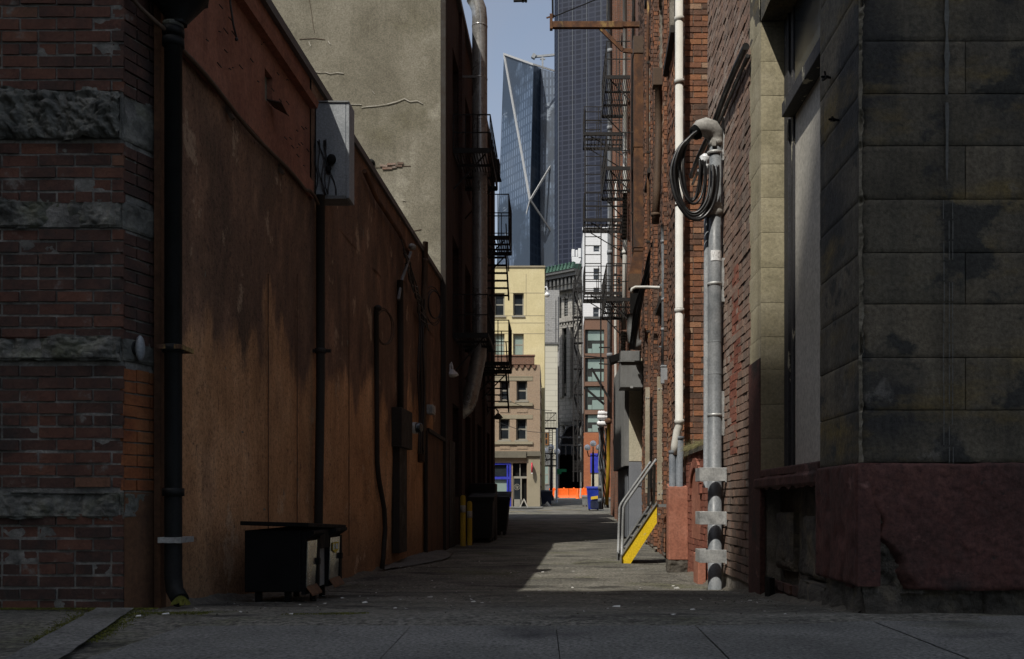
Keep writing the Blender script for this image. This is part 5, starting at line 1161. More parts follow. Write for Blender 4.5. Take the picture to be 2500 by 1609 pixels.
for (x0,x1) in ((1168,1192),(1208,1233)):
    for y0 in (955,1040): mb=MB(); mb.box((P(x0,0,Yt).x,Yt-.03,P(0,y0+9,Yt).z),(P(x1,0,Yt).x,Yt,P(0,y0,Yt).z)); mb.build('sunk_panel',m_tanbrick,t)
for w in ws: fwin(t,*w,Yt,m_wframe,m_glass,.3,.10,sill=True)
mb=MB(); mb.box((a,Yt-.35,P(0,1070,Yt).z),(P(1230,0,Yt).x,Yt,P(0,1055,Yt).z)); mb.box((P(1230,0,Yt).x,Yt-.25,P(0,1066,Yt).z),(b+.05,Yt,P(0,1055,Yt).z)); mb.build('shop_cornice',m_olive,t)
mb=MB(); mb.box((P(1232,0,Yt).x,Yt-.1,gt-.3),(b,Yt,P(0,1066,Yt).z)); mb.build('stone_pier',m_tanstone,t)
mb=MB(); 
for y0,y1 in ((1082,1086),(1114,1120)): mb.box((a,Yt-.06,P(0,y1,Yt).z),(P(1194,0,Yt).x,Yt+.1,P(0,y0,Yt).z))
for x0,x1 in ((1184,1188),(1190,1194.5),(1140,1144)): mb.box((P(x0,0,Yt).x,Yt-.05,gt-.1),(P(x1,0,Yt).x,Yt+.1,P(0,1082,Yt).z))
fr=mb.build('shop_front',m_indigo,t)
mb=MB(); mb.box((a,Yt+.12,P(0,1113,Yt).z),(P(1184,0,Yt).x,Yt+.16,P(0,1086,Yt).z)); mb.build('transom_pane',m_glass,fr)
mb=MB(); mb.box((a,Yt+.12,P(0,1180,Yt).z),(P(1184,0,Yt).x,Yt+.16,P(0,1120,Yt).z)); mb.build('display_pane',m_blind,fr)
mb=MB(); mb.box((a,Yt+.02,gt-.1),(P(1184,0,Yt).x,Yt+.2,P(0,1180,Yt).z)); mb.build('stall_riser',m_indigo,fr)
mb=MB(); mb.box((P(1198,0,Yt).x,Yt+.1,P(0,1118,Yt).z),(P(1231,0,Yt).x,Yt+.2,P(0,1113,Yt).z)); mb.box((P(1214,0,Yt).x,Yt+.1,P(0,1113,Yt).z),(P(1216,0,Yt).x,Yt+.2,P(0,1084,Yt).z)); 
for x0,x1 in ((1198,1201),(1216,1219)): mb.box((P(x0,0,Yt).x,Yt+.1,gt),(P(x1,0,Yt).x,Yt+.18,P(0,1118,Yt).z))
mb.box((P(1198,0,Yt).x,Yt+.1,gt),(P(1218,0,Yt).x,Yt+.18,gt+.55)); dr=mb.build('door',m_wframe,t)
mb=MB(); mb.box((P(1201,0,Yt).x,Yt+.14,gt+.5),(P(1216,0,Yt).x,Yt+.16,P(0,1118,Yt).z)); mb.build('pane',m_glass,dr)
mb=MB(); c=P(1208,1138,Yt)+V(0,.12,0)
for k in range(24):
    a0,a1=k*math.pi/12,(k+1)*math.pi/12; mb.bar(c+V(math.cos(a0),0,math.sin(a0))*.2,c+V(math.cos(a1),0,math.sin(a1))*.2,.02,.03)
for (dx,dz,w_,h_) in ((-.08,.06,.05,.1),(0,.07,.04,.08),(.08,.05,.05,.06),(-.06,-.06,.08,.04),(.05,-.05,.06,.1),(0,0,.18,.02),(0,-.12,.1,.02)): mb.box(c+V(dx-w_/2,-.004,dz-h_/2),c+V(dx+w_/2,.004,dz+h_/2))
mb.build('round_emblem',m_wframe,dr)
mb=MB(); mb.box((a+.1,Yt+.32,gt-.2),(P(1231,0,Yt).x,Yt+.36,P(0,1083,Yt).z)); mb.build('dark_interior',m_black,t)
mb=MB()
for k in range(12): 
    y=1193-k*28; mb.box((b+.0,Yt+.5,P(0,y,Yt).z),(b+.05,Yt+5.2,P(0,y,Yt).z+.06))
mb.build('side_ledge',m_brownbrick,t)
# red blade sign
ts=thing('blade_sign','small red oval blade sign projecting from the tan stone pier','sign'); c=P(1243,1093,68.6)
mb=MB(); mb.lathe(c-V(.05,0,0),[(.12,0),(.14,.02),(.14,.08),(.12,.1)],V(1,0,0),20)
for v in range(len(mb.v)): x,y,z=mb.v[v]; mb.v[v]=(x,y+(y-c.y)*.6,c.z+(z-c.z)*2.6)
mb.build('sign_panel',m_signred,ts); mb=MB(); mb.bar(c+V(0,-.1,.3),c+V(0,.5,.3),.04); mb.build('bracket',m_black,ts)
mb=MB(); mb.box((c.x-.055,c.y-.12,c.z-.42),(c.x+.055,c.y+.12,c.z-.36)); mb.build('tip',m_porc,ts)
# A-frame board
ts=thing('sandwich_board','white folding sandwich board standing on the far pavement','sign'); Yb=67.3; g=ground_z(0,Yb)+.02
top=P(1224,1166,Yb)
for dx in (-1,1):
    mb=MB(); mb.bar(top,V(top.x+dx*.27,Yb,g),.05,.06); mb.bar(top+V(0,.5,0),V(top.x+dx*.27,Yb+.5,g),.05,.06); mb.prism([V(top.x+dx*.02,Yb+.03,top.z-.02),V(top.x+dx*.26,Yb+.03,g+.06),V(top.x+dx*.26,Yb+.5,g+.06),V(top.x+dx*.02,Yb+.5,top.z-.02)],V(dx*.015,0,0)); mb.build('leaf',m_panelwhite,ts)
# beige siding block and pale grey brick block
t=thing('siding_building','narrow beige building clad in horizontal siding beside the tan brick building','building')
Yq_=98; mb=MB(); wbox(mb,1264,1303,805,1190,Yq_,5,(),base=.5); mb.build('wall',m_siding,t); mb=MB(); mb.box((P(1264,0,Yq_).x,Yq_-.1,P(0,805,Yq_).z),(P(1303,0,Yq_).x+.1,Yq_+5,P(0,805,Yq_).z+.2)); mb.build('coping',m_flash,t)
mb=MB(); mb.box((P(1268,0,Yq_).x,Yq_-.2,P(0,1150,Yq_).z),(P(1290,0,Yq_).x,Yq_-.02,P(0,1045,Yq_).z)); mb.build('lower_storey',m_boxdark,t)
fwin(t,1270,1283,1086,1132,Yq_-.35,m_wframe,m_blind,.1,.1)
fwin(t,1272,1282,1010,1040,Yq_-.2,m_wood_rust,m_glass,.1,.12)
t=thing('grey_brick_building','pale grey patterned brick building behind the beige siding block','building')
Yg_=104; mb=MB(); wbox(mb,1262,1307,678,1190,Yg_,6,(),base=1); mb.build('wall',m_palegrey,t)
mb=MB(); mb.box((P(1290,0,Yg_).x,Yg_-.2,P(0,805,Yg_).z),(P(1298,0,Yg_).x,Yg_,P(0,700,Yg_).z)); mb.box((P(1300,0,Yg_).x,Yg_-.15,P(0,805,Yg_).z),(P(1304,0,Yg_).x,Yg_,P(0,690,Yg_).z)); mb.build('pilaster',m_palegrey,t)
fire=thing('fire_escape','rusty brown fire escape with barred balconies beside the tan brick building','fire escape')
for (y0,y1) in ((965,1000),(1060,1088)):
    mb=MB(); Yf=78; a=P(1262,y1,Yf); b=P(1300,y0,Yf)
    for z in (a.z,(a.z+b.z)/2,b.z): mb.bar(V(a.x,Yf,z),V(b.x,Yf,z),.07)
    for k in range(12): x=lerp(a.x,b.x,k/11); mb.bar(V(x,Yf,a.z),V(x,Yf,b.z),.035)
    mb.bar(V(a.x,Yf,a.z),V(b.x,Yf,b.z),.04); mb.box((a.x,Yf,a.z-.05),(b.x,Yf+1,a.z)); mb.build('balcony',m_escape,fire)
mb=MB()
for x in (1283,1291): mb.bar(P(x,1000,77.9),P(x,1062,77.9),.06)
for k in range(16): y=1002+k*4; mb.bar(P(1283,y,77.9),P(1291,y,77.9),.04)
mb.build('ladder',m_escape,fire)
# ornate building
t=thing('ornate_building','grey ornate stone office building with a green copper cornice and arched top windows','building')
A=V(P(1275,0,114).x,114,0); B=V(P(1364,0,110.5).x,110.5,0); UO=(B-A).normalized(); NO=V(UO.y,-UO.x,0); LO=(B-A).length
zt=P(0,655,113).z
def ou(x):  # distance along the facade at image column x
    k=(x-CX)/F; # X=k*Y ; A.x+u*Ux = k*(A.y+u*Uy)
    return (k*A.y-A.x)/(UO.x-k*UO.y)
def oz(y,u): Y=A.y+u*UO.y; return EZ+(CY-y)/F*Y
um=LO*.6
hol=[(ou(1307),ou(1312),oz(765,um),oz(692,um)),(ou(1318),ou(1327),oz(738,um),oz(690,um)),(ou(1337),ou(1345),oz(738,um),oz(690,um)),(ou(1316),ou(1329),oz(925,um),oz(765,um)),(ou(1336),ou(1347),oz(925,um),oz(765,um)),(ou(1304.5),ou(1309.5),oz(925,um),oz(775,um))]
mb=MB(); panel(mb,A,UO,NO,LO,1,zt,holes=hol,depth=.25); mb.face([A+V(0,0,zt),B+V(0,0,zt),B+V(0,14,zt),A+V(0,14,zt)]); mb.face([A+V(0,0,1),A+V(-1,14,1),A+V(-1,14,zt),A+V(0,0,zt)]); mb.build('wall',m_greystone,t)
for i,h in enumerate(hol):
    mb=MB(); p=lambda u,z:A+UO*u-NO*.22+V(0,0,z); mb.face([p(h[0],h[2]),p(h[1],h[2]),p(h[1],h[3]),p(h[0],h[3])])
    w_=mb.build('window',m_darkwin,t)
    if 0<i<3:
        mb=MB(); c=(h[0]+h[1])/2; rr_=(h[1]-h[0])/2
        for k in range(11):
            a0=k*math.pi/10; q=A+UO*(c+rr_*1.1*math.cos(a0))+NO*.1+V(0,0,h[3]-.2+rr_*1.1*math.sin(a0)); mb.obox(q,UO*.17,NO*.12,V(0,0,.17))
        # dark arch head
        mb.face([A+UO*(c+rr_*math.cos(a_))+NO*.01+V(0,0,h[3]-.2+rr_*math.sin(a_)) for a_ in [k*math.pi/8 for k in range(9)]])
        mb.build('arch',m_greystone,w_)
    mb=MB(); n=8
    for k in range(1,n): z=lerp(h[2],h[3],k/n); mb.bar(p(h[0],z)+NO*.05,p(h[1],z)+NO*.05,.06,.08)
    mb.bar(p((h[0]+h[1])/2,h[2])+NO*.05,p((h[0]+h[1])/2,h[3])+NO*.05,.06); 
    mb.build('glazing_bar',m_boxdark if i in(1,2) else m_darkwin,w_)
mb=MB()
for (ya,yb) in ((895,918),(955,970)):
    for (xa,xb) in ((1317,1320),(1322,1325),(1337,1339.5),(1341,1344)): 
        q=lambda x,y:A+UO*ou(x)-NO*.15+V(0,0,oz(y,um)); mb.face([q(xa,yb),q(xb,yb),q(xb,ya),q(xa,ya)])
mb.build('white_blind',m_panelwhite,t)
mb=MB()
def ob_(z0,z1,pr,u0=0,u1=None): 
    u1=LO if u1 is None else u1
    mb.obox(A+UO*((u0+u1)/2)+NO*(pr/2)+V(0,0,(z0+z1)/2),UO*((u1-u0)/2),NO*(pr/2),V(0,0,(z1-z0)/2))
zc=zt-.1
ob_(zc-1.4,zc,.9); ob_(zc-.1,zc+.35,1.5); ob_(zc+.3,zc+.6,1.8)
k=0
while k<LO: ob_(zc-.9,zc-.2,1.3,k,k+.25); k+=.55
mb.build('cornice',m_flash,t)
mb=MB(); mb.prism([A+NO*1.9+V(0,0,zc+.6),A+NO*1.7+V(0,0,zc+1.1),A-NO*1.5+V(0,0,zc+1.7),A-NO*1.5+V(0,0,zc+.6)],UO*LO)
k=0
while k<LO: mb.obox(A+UO*k+NO*1.75+V(0,0,zc+1.0),UO*.10,NO*.2,V(0,0,.28)); k+=.5
mb.build('copper_roof',m_copper,t)
mb=MB(); zz=oz(748,um); ob_(zz-.25,zz+.25,.45); ob_(zz-.9,zz-.6,.3); mb.build('frieze',m_greystone,t); mb=MB(); zz2=oz(985,um); ob_(zz2-.3,zz2+.4,.6); ob_(zz2-1.2,zz2-.9,.3)
mb.build('entablature',m_greystone,t)
mb=MB(); k=0
while k<LO: ob_(zz-.62,zz-.28,.35,k,k+.2); k+=.42
mb.build('dentils',m_greystone,t)
mb=MB()
for x in (1312.5,1331.5,1349): u=ou(x); mb.obox(A+UO*u+NO*.12+V(0,0,(oz(760,u)+oz(930,u))/2),UO*.27,NO*.15,V(0,0,(oz(760,u)-oz(930,u))/2))
mb.build('pilaster',m_greystone,t)
mb=MB()
for x in (1309,1318,1330,1336,1348): u=ou(x); c=A+UO*u+NO*.3; mb.tube([c+V(0,0,oz(1058,u)),c+V(0,0,oz(995,u))],.30,14); mb.obox(c+V(0,0,oz(990,u)),UO*.55,NO*.4,V(0,0,.2)); mb.ball(c+UO*.42+NO*.1+V(0,0,oz(992,u)),.22,8,6); mb.ball(c-UO*.42+NO*.1+V(0,0,oz(992,u)),.22,8,6)
mb.build('column',m_greystone,t)
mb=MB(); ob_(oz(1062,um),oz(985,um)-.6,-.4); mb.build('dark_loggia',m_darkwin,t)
rf=thing('rooftop_unit','white louvred cooling units on the roof of the ornate building','rooftop unit')
for (x0,x1,y0,y1) in ((1326,1345,618,632),(1337,1358,600,622),(1336,1343,582,600),(1345,1350,584,600),(1351,1358,580,604)):
    a=P(x0,y1,114); b=P(x1,y0,114); mb=MB()
    mb.box((a.x,114,a.z),(b.x,116,b.z)); mb.build('unit',m_whitewall,rf,bevel=.05)
# black fire-stair lattice
t=thing('fire_escape','tall black lattice fire escape in front of the ornate stone building','fire escape')
Yf=99; xa,xb=P(1340,0,Yf).x,P(1360,0,Yf).x; z=4; mb=MB()
for x in (xa,(xa+xb)/2,xb): mb.bar(V(x,Yf,3),V(x,Yf,P(0,668,Yf).z),.12)
mb.build('frame',m_escape,t)
k=0
while z<P(0,668,Yf).z:
    mb=MB(); mb.box((xa-.1,Yf,z),(xb+.1,Yf+1,z+.08))
    for h in (.4,.8,1.1): mb.bar(V(xa,Yf,z+h),V(xb,Yf,z+h),.06)
    for q in range(7): mb.bar(V(lerp(xa,xb,q/6),Yf,z),V(lerp(xa,xb,q/6),Yf,z+1.1),.05)
    mb.build('landing',m_escape,t)
    mb=MB(); 
    s=(xa,xb) if k%2 else (xb,xa); mb.bar(V(s[0],Yf+.5,z),V(s[1],Yf+.5,z+2.6),.10,.2); mb.bar(V(s[0],Yf+.1,z+.9),V(s[1],Yf+.1,z+3.4),.07); mb.build('stair',m_escape,t)
    z+=2.6; k+=1
# white building, brown brick building, orange brick base
t=thing('white_building','white painted building with a column of small windows behind the fire escape ladder','building')
Yw_=104; ws=[(1387,1401,574,588),(1387,1401,627,654),(1387,1401,672,684),(1387,1401,700,706),(1386,1400,718,743),(1386,1400,763,775)]
mb=MB(); wbox(mb,1363,1500,537,1190,Yw_,6,ws,.2,base=1); mb.build('wall',m_whitewall,t)
for w in ws: fwin(t,*w,Yw_,m_boxgrey,m_glass,.2,.07)
mb=MB(); mb.box((P(1363,0,Yw_).x-.1,Yw_-.1,P(0,537,Yw_).z),(P(1500,0,Yw_).x,Yw_+.4,P(0,537,Yw_).z+.25)); mb.build('parapet',m_whitewall,t)
mb=MB(); mb.box((P(1385,0,Yw_).x,Yw_-.06,P(0,700,Yw_).z),(P(1405,0,Yw_).x,Yw_-.02,P(0,684,Yw_).z)); mb.build('patch_panel',m_palegrey,t)
t=thing('brown_brick_building','brown brick building with large dark-framed windows beyond the far street','building')
Yb_=98.5; ws=[(1367,1412,770,826),(1367,1412,836,892),(1367,1412,902,958),(1367,1412,968,1010)]
mb=MB(); wbox(mb,1366,1500,742,1190,Yb_,4.5,ws,.3,base=1); mb.build('wall',m_brownbrick,t)
for (x0,x1,y0,y1) in ws:
    w_=fwin(t,x0,x1,y0,y1,Yb_,m_darkwin,m_darkwin,.3,.12,mid=False)
    for (a_,b_,c_,d_) in ((.16,.80,.03,.44),(.38,.98,.58,.97),(.16,.36,.78,.97),(.83,.99,.03,.44)):
        mb=MB(); p=P(lerp(x0,x1,a_),lerp(y0,y1,d_),Yb_); q=P(lerp(x0,x1,b_),lerp(y0,y1,c_),Yb_); mb.box((p.x,Yb_+.26,p.z),(q.x,Yb_+.28,q.z)); mb.build('pane',m_blind,w_)
mb=MB(); mb.box((P(1365,0,Yb_).x,Yb_-.1,P(0,745,Yb_).z),(P(1500,0,Yb_).x,Yb_+.3,P(0,740,Yb_).z)); mb.build('coping',m_flash,t)
mb=MB(); mb.box((P(1364,0,Yb_).x,Yb_-.25,1),(P(1500,0,Yb_).x,Yb_-.01,P(0,1012,Yb_).z)); mb.build('orange_brick_base',m_orbrick,t)
mb=MB(); mb.box((P(1381,0,Yb_).x,Yb_-.4,1.2),(P(1398,0,Yb_).x,Yb_-.26,P(0,1075,Yb_).z)); mb.build('shutter',m_cream,t); mb=MB(); mb.box((P(1379,0,Yb_).x,Yb_-.5,P(0,1105,Yb_).z),(P(1399,0,Yb_).x,Yb_-.26,P(0,1060,Yb_).z)); mb.build('indigo_awning',m_indigo,t)
# glazed canopy hall at the end; black box stands in for its shaded void
t=thing('canopy_hall','shade-black hall with a blue arched glass canopy at the end of the alley view','building')
Yh=105.5; mb=MB(); a=P(1285,1175,Yh); b=P(1385,1045,Yh); mb.box((a.x,Yh,1.5),(b.x,Yh+8,b.z)); mb.build('shade_block',m_black,t)
cx_,w_=P(1338,0,Yh).x,P(1368,0,Yh).x-P(1338,0,Yh).x
mb=MB(); z0=P(0,1062,Yh).z; hh=P(0,1000,Yh).z-z0
mb.grid(lambda i,j:V(cx_-w_*math.cos(math.pi*i),Yh-4+4*j,z0+hh*math.sin(math.pi*i)),20,2); mb.face([V(cx_-w_*math.cos(math.pi*k/20),Yh-.3,z0+hh*math.sin(math.pi*k/20)) for k in range(21)]); mb.build('canopy_glass',m_glassblue,t)
mb=MB()
for j in (0,1):
    for k in range(20): mb.bar(V(cx_-w_*math.cos(math.pi*k/20),Yh-4.05+3.7*j,z0+hh*math.sin(math.pi*k/20)),V(cx_-w_*math.cos(math.pi*(k+1)/20),Yh-4.05+3.7*j,z0+hh*math.sin(math.pi*(k+1)/20)),.14)
for y in (1022,1040): mb.bar(P(1303,y,Yh-4.2),P(1375,y,Yh-4.2),.16)
for x in (1308,1322,1336,1350): mb.bar(P(x,1040,Yh-4.2),P(x,1064,Yh-4.2),.14)
mb.build('canopy_rib',m_galv_dark,t)
for (x0,x1) in ((1300,1304),(1353,1357)):
    mb=MB(); mb.box((P(x0,0,Yh).x,Yh-4.5,1.5),(P(x1,0,Yh).x,Yh-4.2,P(0,1000,Yh).z)); mb.build('column',m_boxdark,t)

# ================================================================ TOWERS
t=thing('glass_tower','faceted blue glass skyscraper with pale diagonal braces on its facade','skyscraper')
def tw(x,y,Y): return P(x,y,Y)
YA,YB_,YC_,YD,YE=462,440,450,448,560
top=[(1177.5,127,YA),(1247,152,YB_),(1264,160,YC_),(1330,180,YD)]
bot=[(1158,700,YA),(1238,700,YB_),(1265,700,YC_),(1330,700,YD)]
mid=[(1168,470,YA),(1238.5,468,YB_),(1262.5,470,YC_),(1330,470,YD)]
def face3(i,mat,name):
    mb=MB(); 
    for a,b in ((bot,mid),(mid,top)): mb.face([tw(*a[i]),tw(*a[i+1]),tw(*b[i+1]),tw(*b[i])])
    return mb.build(name,mat,t)
face3(0,m_tower,'left_facade'); face3(1,m_notch_shade,'corner_notch'); face3(2,m_tower,'right_facade')
mb=MB()
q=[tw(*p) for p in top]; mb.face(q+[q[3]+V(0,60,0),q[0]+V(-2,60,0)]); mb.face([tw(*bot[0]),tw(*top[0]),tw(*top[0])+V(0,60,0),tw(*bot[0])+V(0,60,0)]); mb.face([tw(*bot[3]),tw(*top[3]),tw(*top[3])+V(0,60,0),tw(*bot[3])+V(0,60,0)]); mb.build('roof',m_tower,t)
f_=V(0,-.6,0)
def brace(a,b,wd): 
    mb=MB(); mb.bar(a+f_,b+f_,wd,.8); mb.build('brace',m_brace,t)
nodeB=tw(1238.5,468,YB_)
brace(tw(1178.5,130,YA),nodeB,.75); brace(nodeB,tw(1203,610,454),.45); brace(tw(1239.5,468,YB_),tw(1295,376,YC_+2),.55); brace(tw(1239.5,468,YB_),tw(1295,552,YC_+2),.5); brace(tw(1177,127,YA),tw(1247,152,YB_),.4); brace(tw(1247,152,YB_),tw(1330,178,YD),.4)
cr=thing('roof_crane','small lattice crane on the roof of the blue glass tower','crane')
mb=MB(); mb.bar(tw(1246,133,500),tw(1300,128,500),1.0,1.0); mb.bar(tw(1244,130,500),tw(1251,134,500),2.2,2.2); mb.build('jib',m_boxgrey,cr); mb=MB(); mb.bar(tw(1268,131,500),tw(1268,170,500),.9); mb.bar(tw(1262,138,500),tw(1274,138,500),.7); mb.build('mast',m_boxgrey,cr)
t=thing('dark_tower','very tall dark blue granite skyscraper with a fine window grid','skyscraper')
a=P(1305,0,410); UD=V(.937,-.35,0); b=a+UD*30; c=P(1295.5,0,416)
mb=MB(); zb_,zt_=5,420
mb.face([V(a.x,a.y,zb_),V(b.x,b.y,zb_),V(b.x,b.y,zt_),V(a.x,a.y,zt_)]); mb.build('main_facade',m_dtower,t)
mb=MB(); mb.face([V(c.x,c.y,zb_),V(a.x,a.y,zb_),V(a.x,a.y,zt_),V(c.x,c.y,zt_)]); mb.face([V(c.x,c.y,zb_),V(c.x+8,c.y+45,zb_),V(c.x+8,c.y+45,zt_),V(c.x,c.y,zt_)]); mb.face([V(b.x,b.y,zb_),V(b.x+8,b.y+45,zb_),V(b.x+8,b.y+45,zt_),V(b.x,b.y,zt_)]); mb.face([V(a.x,a.y,zt_),V(b.x,b.y,zt_),V(b.x+8,b.y+45,zt_),V(c.x+8,c.y+45,zt_),V(c.x,c.y,zt_)]); mb.build('side_facade',m_dtower,t)
mb=MB()
for k in range(5): p=a+UD*(k*6.2); mb.bar(V(p.x,p.y-.1,zb_),V(p.x,p.y-.1,zt_),.22,.2)
mb.build('mullion',m_galv_dark,t)

# ================================================================ FAR STREET OBJECTS
G='orange plastic barriers closing the far street'
Yo=95; xa=P(1283,0,Yo).x; xb=P(1376,0,Yo).x; n=4; wseg=(xb-xa)/n
labs=['orange plastic road barrier nearest the tan brick building','orange plastic road barrier second from the left across the far street','orange plastic road barrier third from the left across the far street','orange plastic road barrier nearest the orange brick base']
g=ground_z(0,Yo)
t=thing('road_barrier',labs[0],'barrier',G)
mb=MB(); x0,x1=xa+.02,xa+wseg-.02
mb.prism([V(x0,Yo,g),V(x0,Yo+.5,g),V(x0,Yo+.4,g+.3),V(x0,Yo+.35,g+.9),V(x0,Yo+.15,g+.9),V(x0,Yo+.1,g+.3)],V(x1-x0,0,0)); mb.build('body',m_orange,t,bevel=.03)
mb=MB()
for k in range(6): x=lerp(x0+.08,x1-.08,k/5); mb.bar(V(x,Yo+.09,g+.25),V(x,Yo+.14,g+.9),.06,.05)
mb.build('rib',m_orange,t)
mb=MB(); mb.lathe(V((x0+x1)/2,Yo+.25,g+.9),[(.08,0),(.08,.08)],V(0,0,1),10); mb.build('filler_cap',m_orange,t)
finalize(t)
for k in range(1,n): copy_tree(t,None,V(wseg*k,0,0),labs[k])
for (x,y0,y1,lab) in ((1297,1146,1174,'white upright board resting on the left orange barrier'),(1356,1140,1172,'thin white pole leaning on the right orange barrier')):
    mb=MB(); mb.bar(P(x-1,y1,94.6),P(x+1,y0,94.6),.14,.06); tag(mb.build('marker_post',m_panelwhite,bevel=.01),lab,'post')
def dump(x0,x1,Y,h,d,label,m):
    t=bin_(P(x0,0,Y).x,P(x1,0,Y).x,Y,d,h,label,m,'dumpster',.10,cat='dumpster'); return t
t=dump(1372,1403,62,1.45,1.0,'bright blue dumpster with a yellow sticker by the far right corner',m_blue)
c=P(1389,1163,61.96); mb=MB(); mb.obox(c,V(.22,0,.03),V(0,.012,0),V(0,0,.09)); mb.build('sticker',m_sticker,t)
c=P(1391,1178,61.97); mb=MB(); mb.box(c-V(.3,.02,.26),c+V(.33,.0,.22)); mb.build('dark_panel',m_navy,t)
dump(1263,1291,72,1.05,1.0,'dark navy dumpster with its lid tipped back beside the tan brick building',m_navy)
mb=MB(); c=P(1281,1182,71); mb.obox(c,V(.16,.0,-.2),V(.05,.05,.05),V(.05,0,.08)); tag(mb.build('cardboard_sheet',m_panelwhite),'pale cardboard leaning against the dark navy dumpster','cardboard')
bin_(P(1360,0,70).x,P(1374,0,70).x,70,.6,.72,'small grey rubbish bin left of the bright blue dumpster',m_boxdark,'rubbish_bin',.04)
# triple-globe street lamps
def lamp(x,Y,label,ytop,h):
    t=thing('street_lamp',label,'street lamp','white globe street lamps at the far street'); b=V(P(x,0,Y).x,Y,ground_z(0,Y)); zt=P(0,ytop,Y).z
    mb=MB(); mb.tube([b,V(b.x,Y,zt-.4)],[.14,.08],12); mb.lathe(b,[(.24,0),(.24,.3),(.14,.5)],V(0,0,1),12); mb.build('post',m_black,t)
    for dx in (-.5,0,.5):
        c=V(b.x+dx,Y,zt+(.35 if dx==0 else 0)); mb=MB(); mb.tube([V(b.x,Y,zt-.7),V(b.x+dx*.8,Y,zt-.75),V(c.x,Y,c.z-.3)],.05,8); mb.build('arm',m_black,t)
        mb=MB(); mb.ball(c,.27,16,10); mb.build('globe',m_globe,t)
lamp(1288,85.4,'white-globed street lamp standing left of the orange barriers',1055,4)
lamp(1386,85.4,'white-globed street lamp standing right of the orange barriers',1046,4)
pipe('sign_pole','tall thin grey pole with a green street sign left of the dark hall','pole',[P(1301,1182,80),P(1301,1000,80)],.09,m_boxgrey)
mb=MB(); a=P(1302,1103,79.9); b=P(1324,1096,79.9); mb.box((a.x,79.86,a.z),(b.x,79.9,b.z)); mb.box((P(1302,0,80).x,79.82,P(0,1108,80).z),(P(1312,0,80).x,79.85,P(0,1103.5,80).z)); tag(mb.build('street_sign',m_signgreen),'green street name sign on the thin grey pole','sign')
mb=MB(); mb.bar(P(1402,965,80),P(1402,1120,80),.2,.2); tag(mb.build('brick_stack',m_orbrick),'narrow orange brick strip beyond the wire bundle','wall')
# barricade light / cone
mb=MB(); mb.lathe(P(1350,1168,92),[(.22,0),(.16,.3),(.06,.9),(.03,1)],V(0,0,1),12); tag(mb.build('traffic_cone',m_orange),'orange traffic cone in front of the dark hall behind the barriers','cone')
# overhead wires across the far street
for i,(p,q) in enumerate(((P(1160,985,60),P(1300,1010,60)),(P(1160,922,62),P(1290,960,62)))):
    mb=MB(); mb.tube([p.lerp(q,k/10)+V(0,0,-.25*math.sin(math.pi*k/10)) for k in range(11)],.018,6); tag(mb.build('overhead_wire',m_rubber),'thin overhead wire crossing before the tan brick building, %s of the two'%('lower' if i==0 else 'higher'),'wire')

# building across the street behind the viewer, whose roof line ends the sunlight
t=thing('office_block','tall concrete office block across the street behind the viewpoint','building')
zt=(9.38+25)/.65
hol=[]; xa,xb=-78,8
for k in range(9):
    for z in range(12): hol.append((1.5+k*9,8.5+k*9,3+z*4.1,5.6+z*4.1))
mb=MB(); panel(mb,V(xb,-25,0),V(-1,0,0),V(0,1,0),xb-xa,-.5,zt,holes=hol,depth=.4); mb.face([V(xa,-25,zt),V(xb,-25,zt),V(xb,-40,zt),V(xa,-40,zt)]); mb.face([V(xa,-40,0),V(xb,-40,0),V(xb,-40,zt),V(xa,-40,zt)])
for x in (xa,xb): mb.face([V(x,-25,0),V(x,-40,0),V(x,-40,zt),V(x,-25,zt)])
mb.build('wall',m_concrete,t)
mb=MB(); mb.face([V(xa+.2,-25.38,0),V(xb-.2,-25.38,0),V(xb-.2,-25.38,zt-.2),V(xa+.2,-25.38,zt-.2)]); mb.build('window_band',m_glass,t)
# ================================================================ GROUND
ys=[-80,-30,-2,1.1,1.2,1.6,1.65,2]+[2+.12*k for k in range(1,230)]+[30,32,35,40,45,50,55,60,65,69,75,82,90,95,105,115,130,160,200,300,500,900]
xs=[-400,-60,-15,-6]+[-5+.15*k for k in range(0,68)]+[6,8,15,60,400]
mb=MB(); n0=len(mb.v)
for y in ys:
    for x in xs:
        z=ground_z(x,y)
        if 4.5<y<30 and -4<x<4: z+=.018*fbm(V(x*.8,y*.5,3))+.004*fbm(V(x*6,y*6,1))
        if y<5: z-=.012
        mb.v.append((x,y,z))
nx=len(xs)
for j in range(len(ys)-1):
    for i in range(nx-1):
        a=j*nx+i; mb.f.append((a,a+1,a+nx+1,a+nx)); mb.r.append(0); mb.sm.append(True)
struct(mb.build('ground',m_asphalt))
# front sidewalk in slabs
def edge(x): return 4.78+.12*max(0,min(1,(x-.5)/1))+.26*max(0,min(1,(x-1.2)/.45))+.012*noise.noise(V(x*6,0,0))
mb=MB()
cuts=[(-1.80,-1.80),(-.62,-.70),(.05,.0),(.62,.68),(1.54,1.60),(3.2,3.3),(5.2,5.4)]
for (a,a2),(b,b2) in zip(cuts,cuts[1:]):
    def fn(i,j,a=a,b=b,a2=a2,b2=b2):
        y=lerp(1.62,1,j); 
        xx=lerp(a+.006,b-.006,i); Y=lerp(1.62,edge(xx),j)
        gp=.005 if abs(b-1.54)<.01 or abs(a-1.54)<.01 else .0018; x=lerp(lerp(a,a2,j)+gp,lerp(b,b2,j)-gp,i)
        return V(x,Y,ground_z(x,Y)+.004+.004*fbm(V(x*2,Y*2,7)))
    mb.grid(fn,24,34)
struct(mb.build('sidewalk',m_pave))
mb=MB()
for k in range(14): q=k/14; p=lambda q:V(lerp(-2.44,-1.86,1-q) if 0 else lerp(-1.95,-2.47,q),lerp(3.2,5.52,q),0)
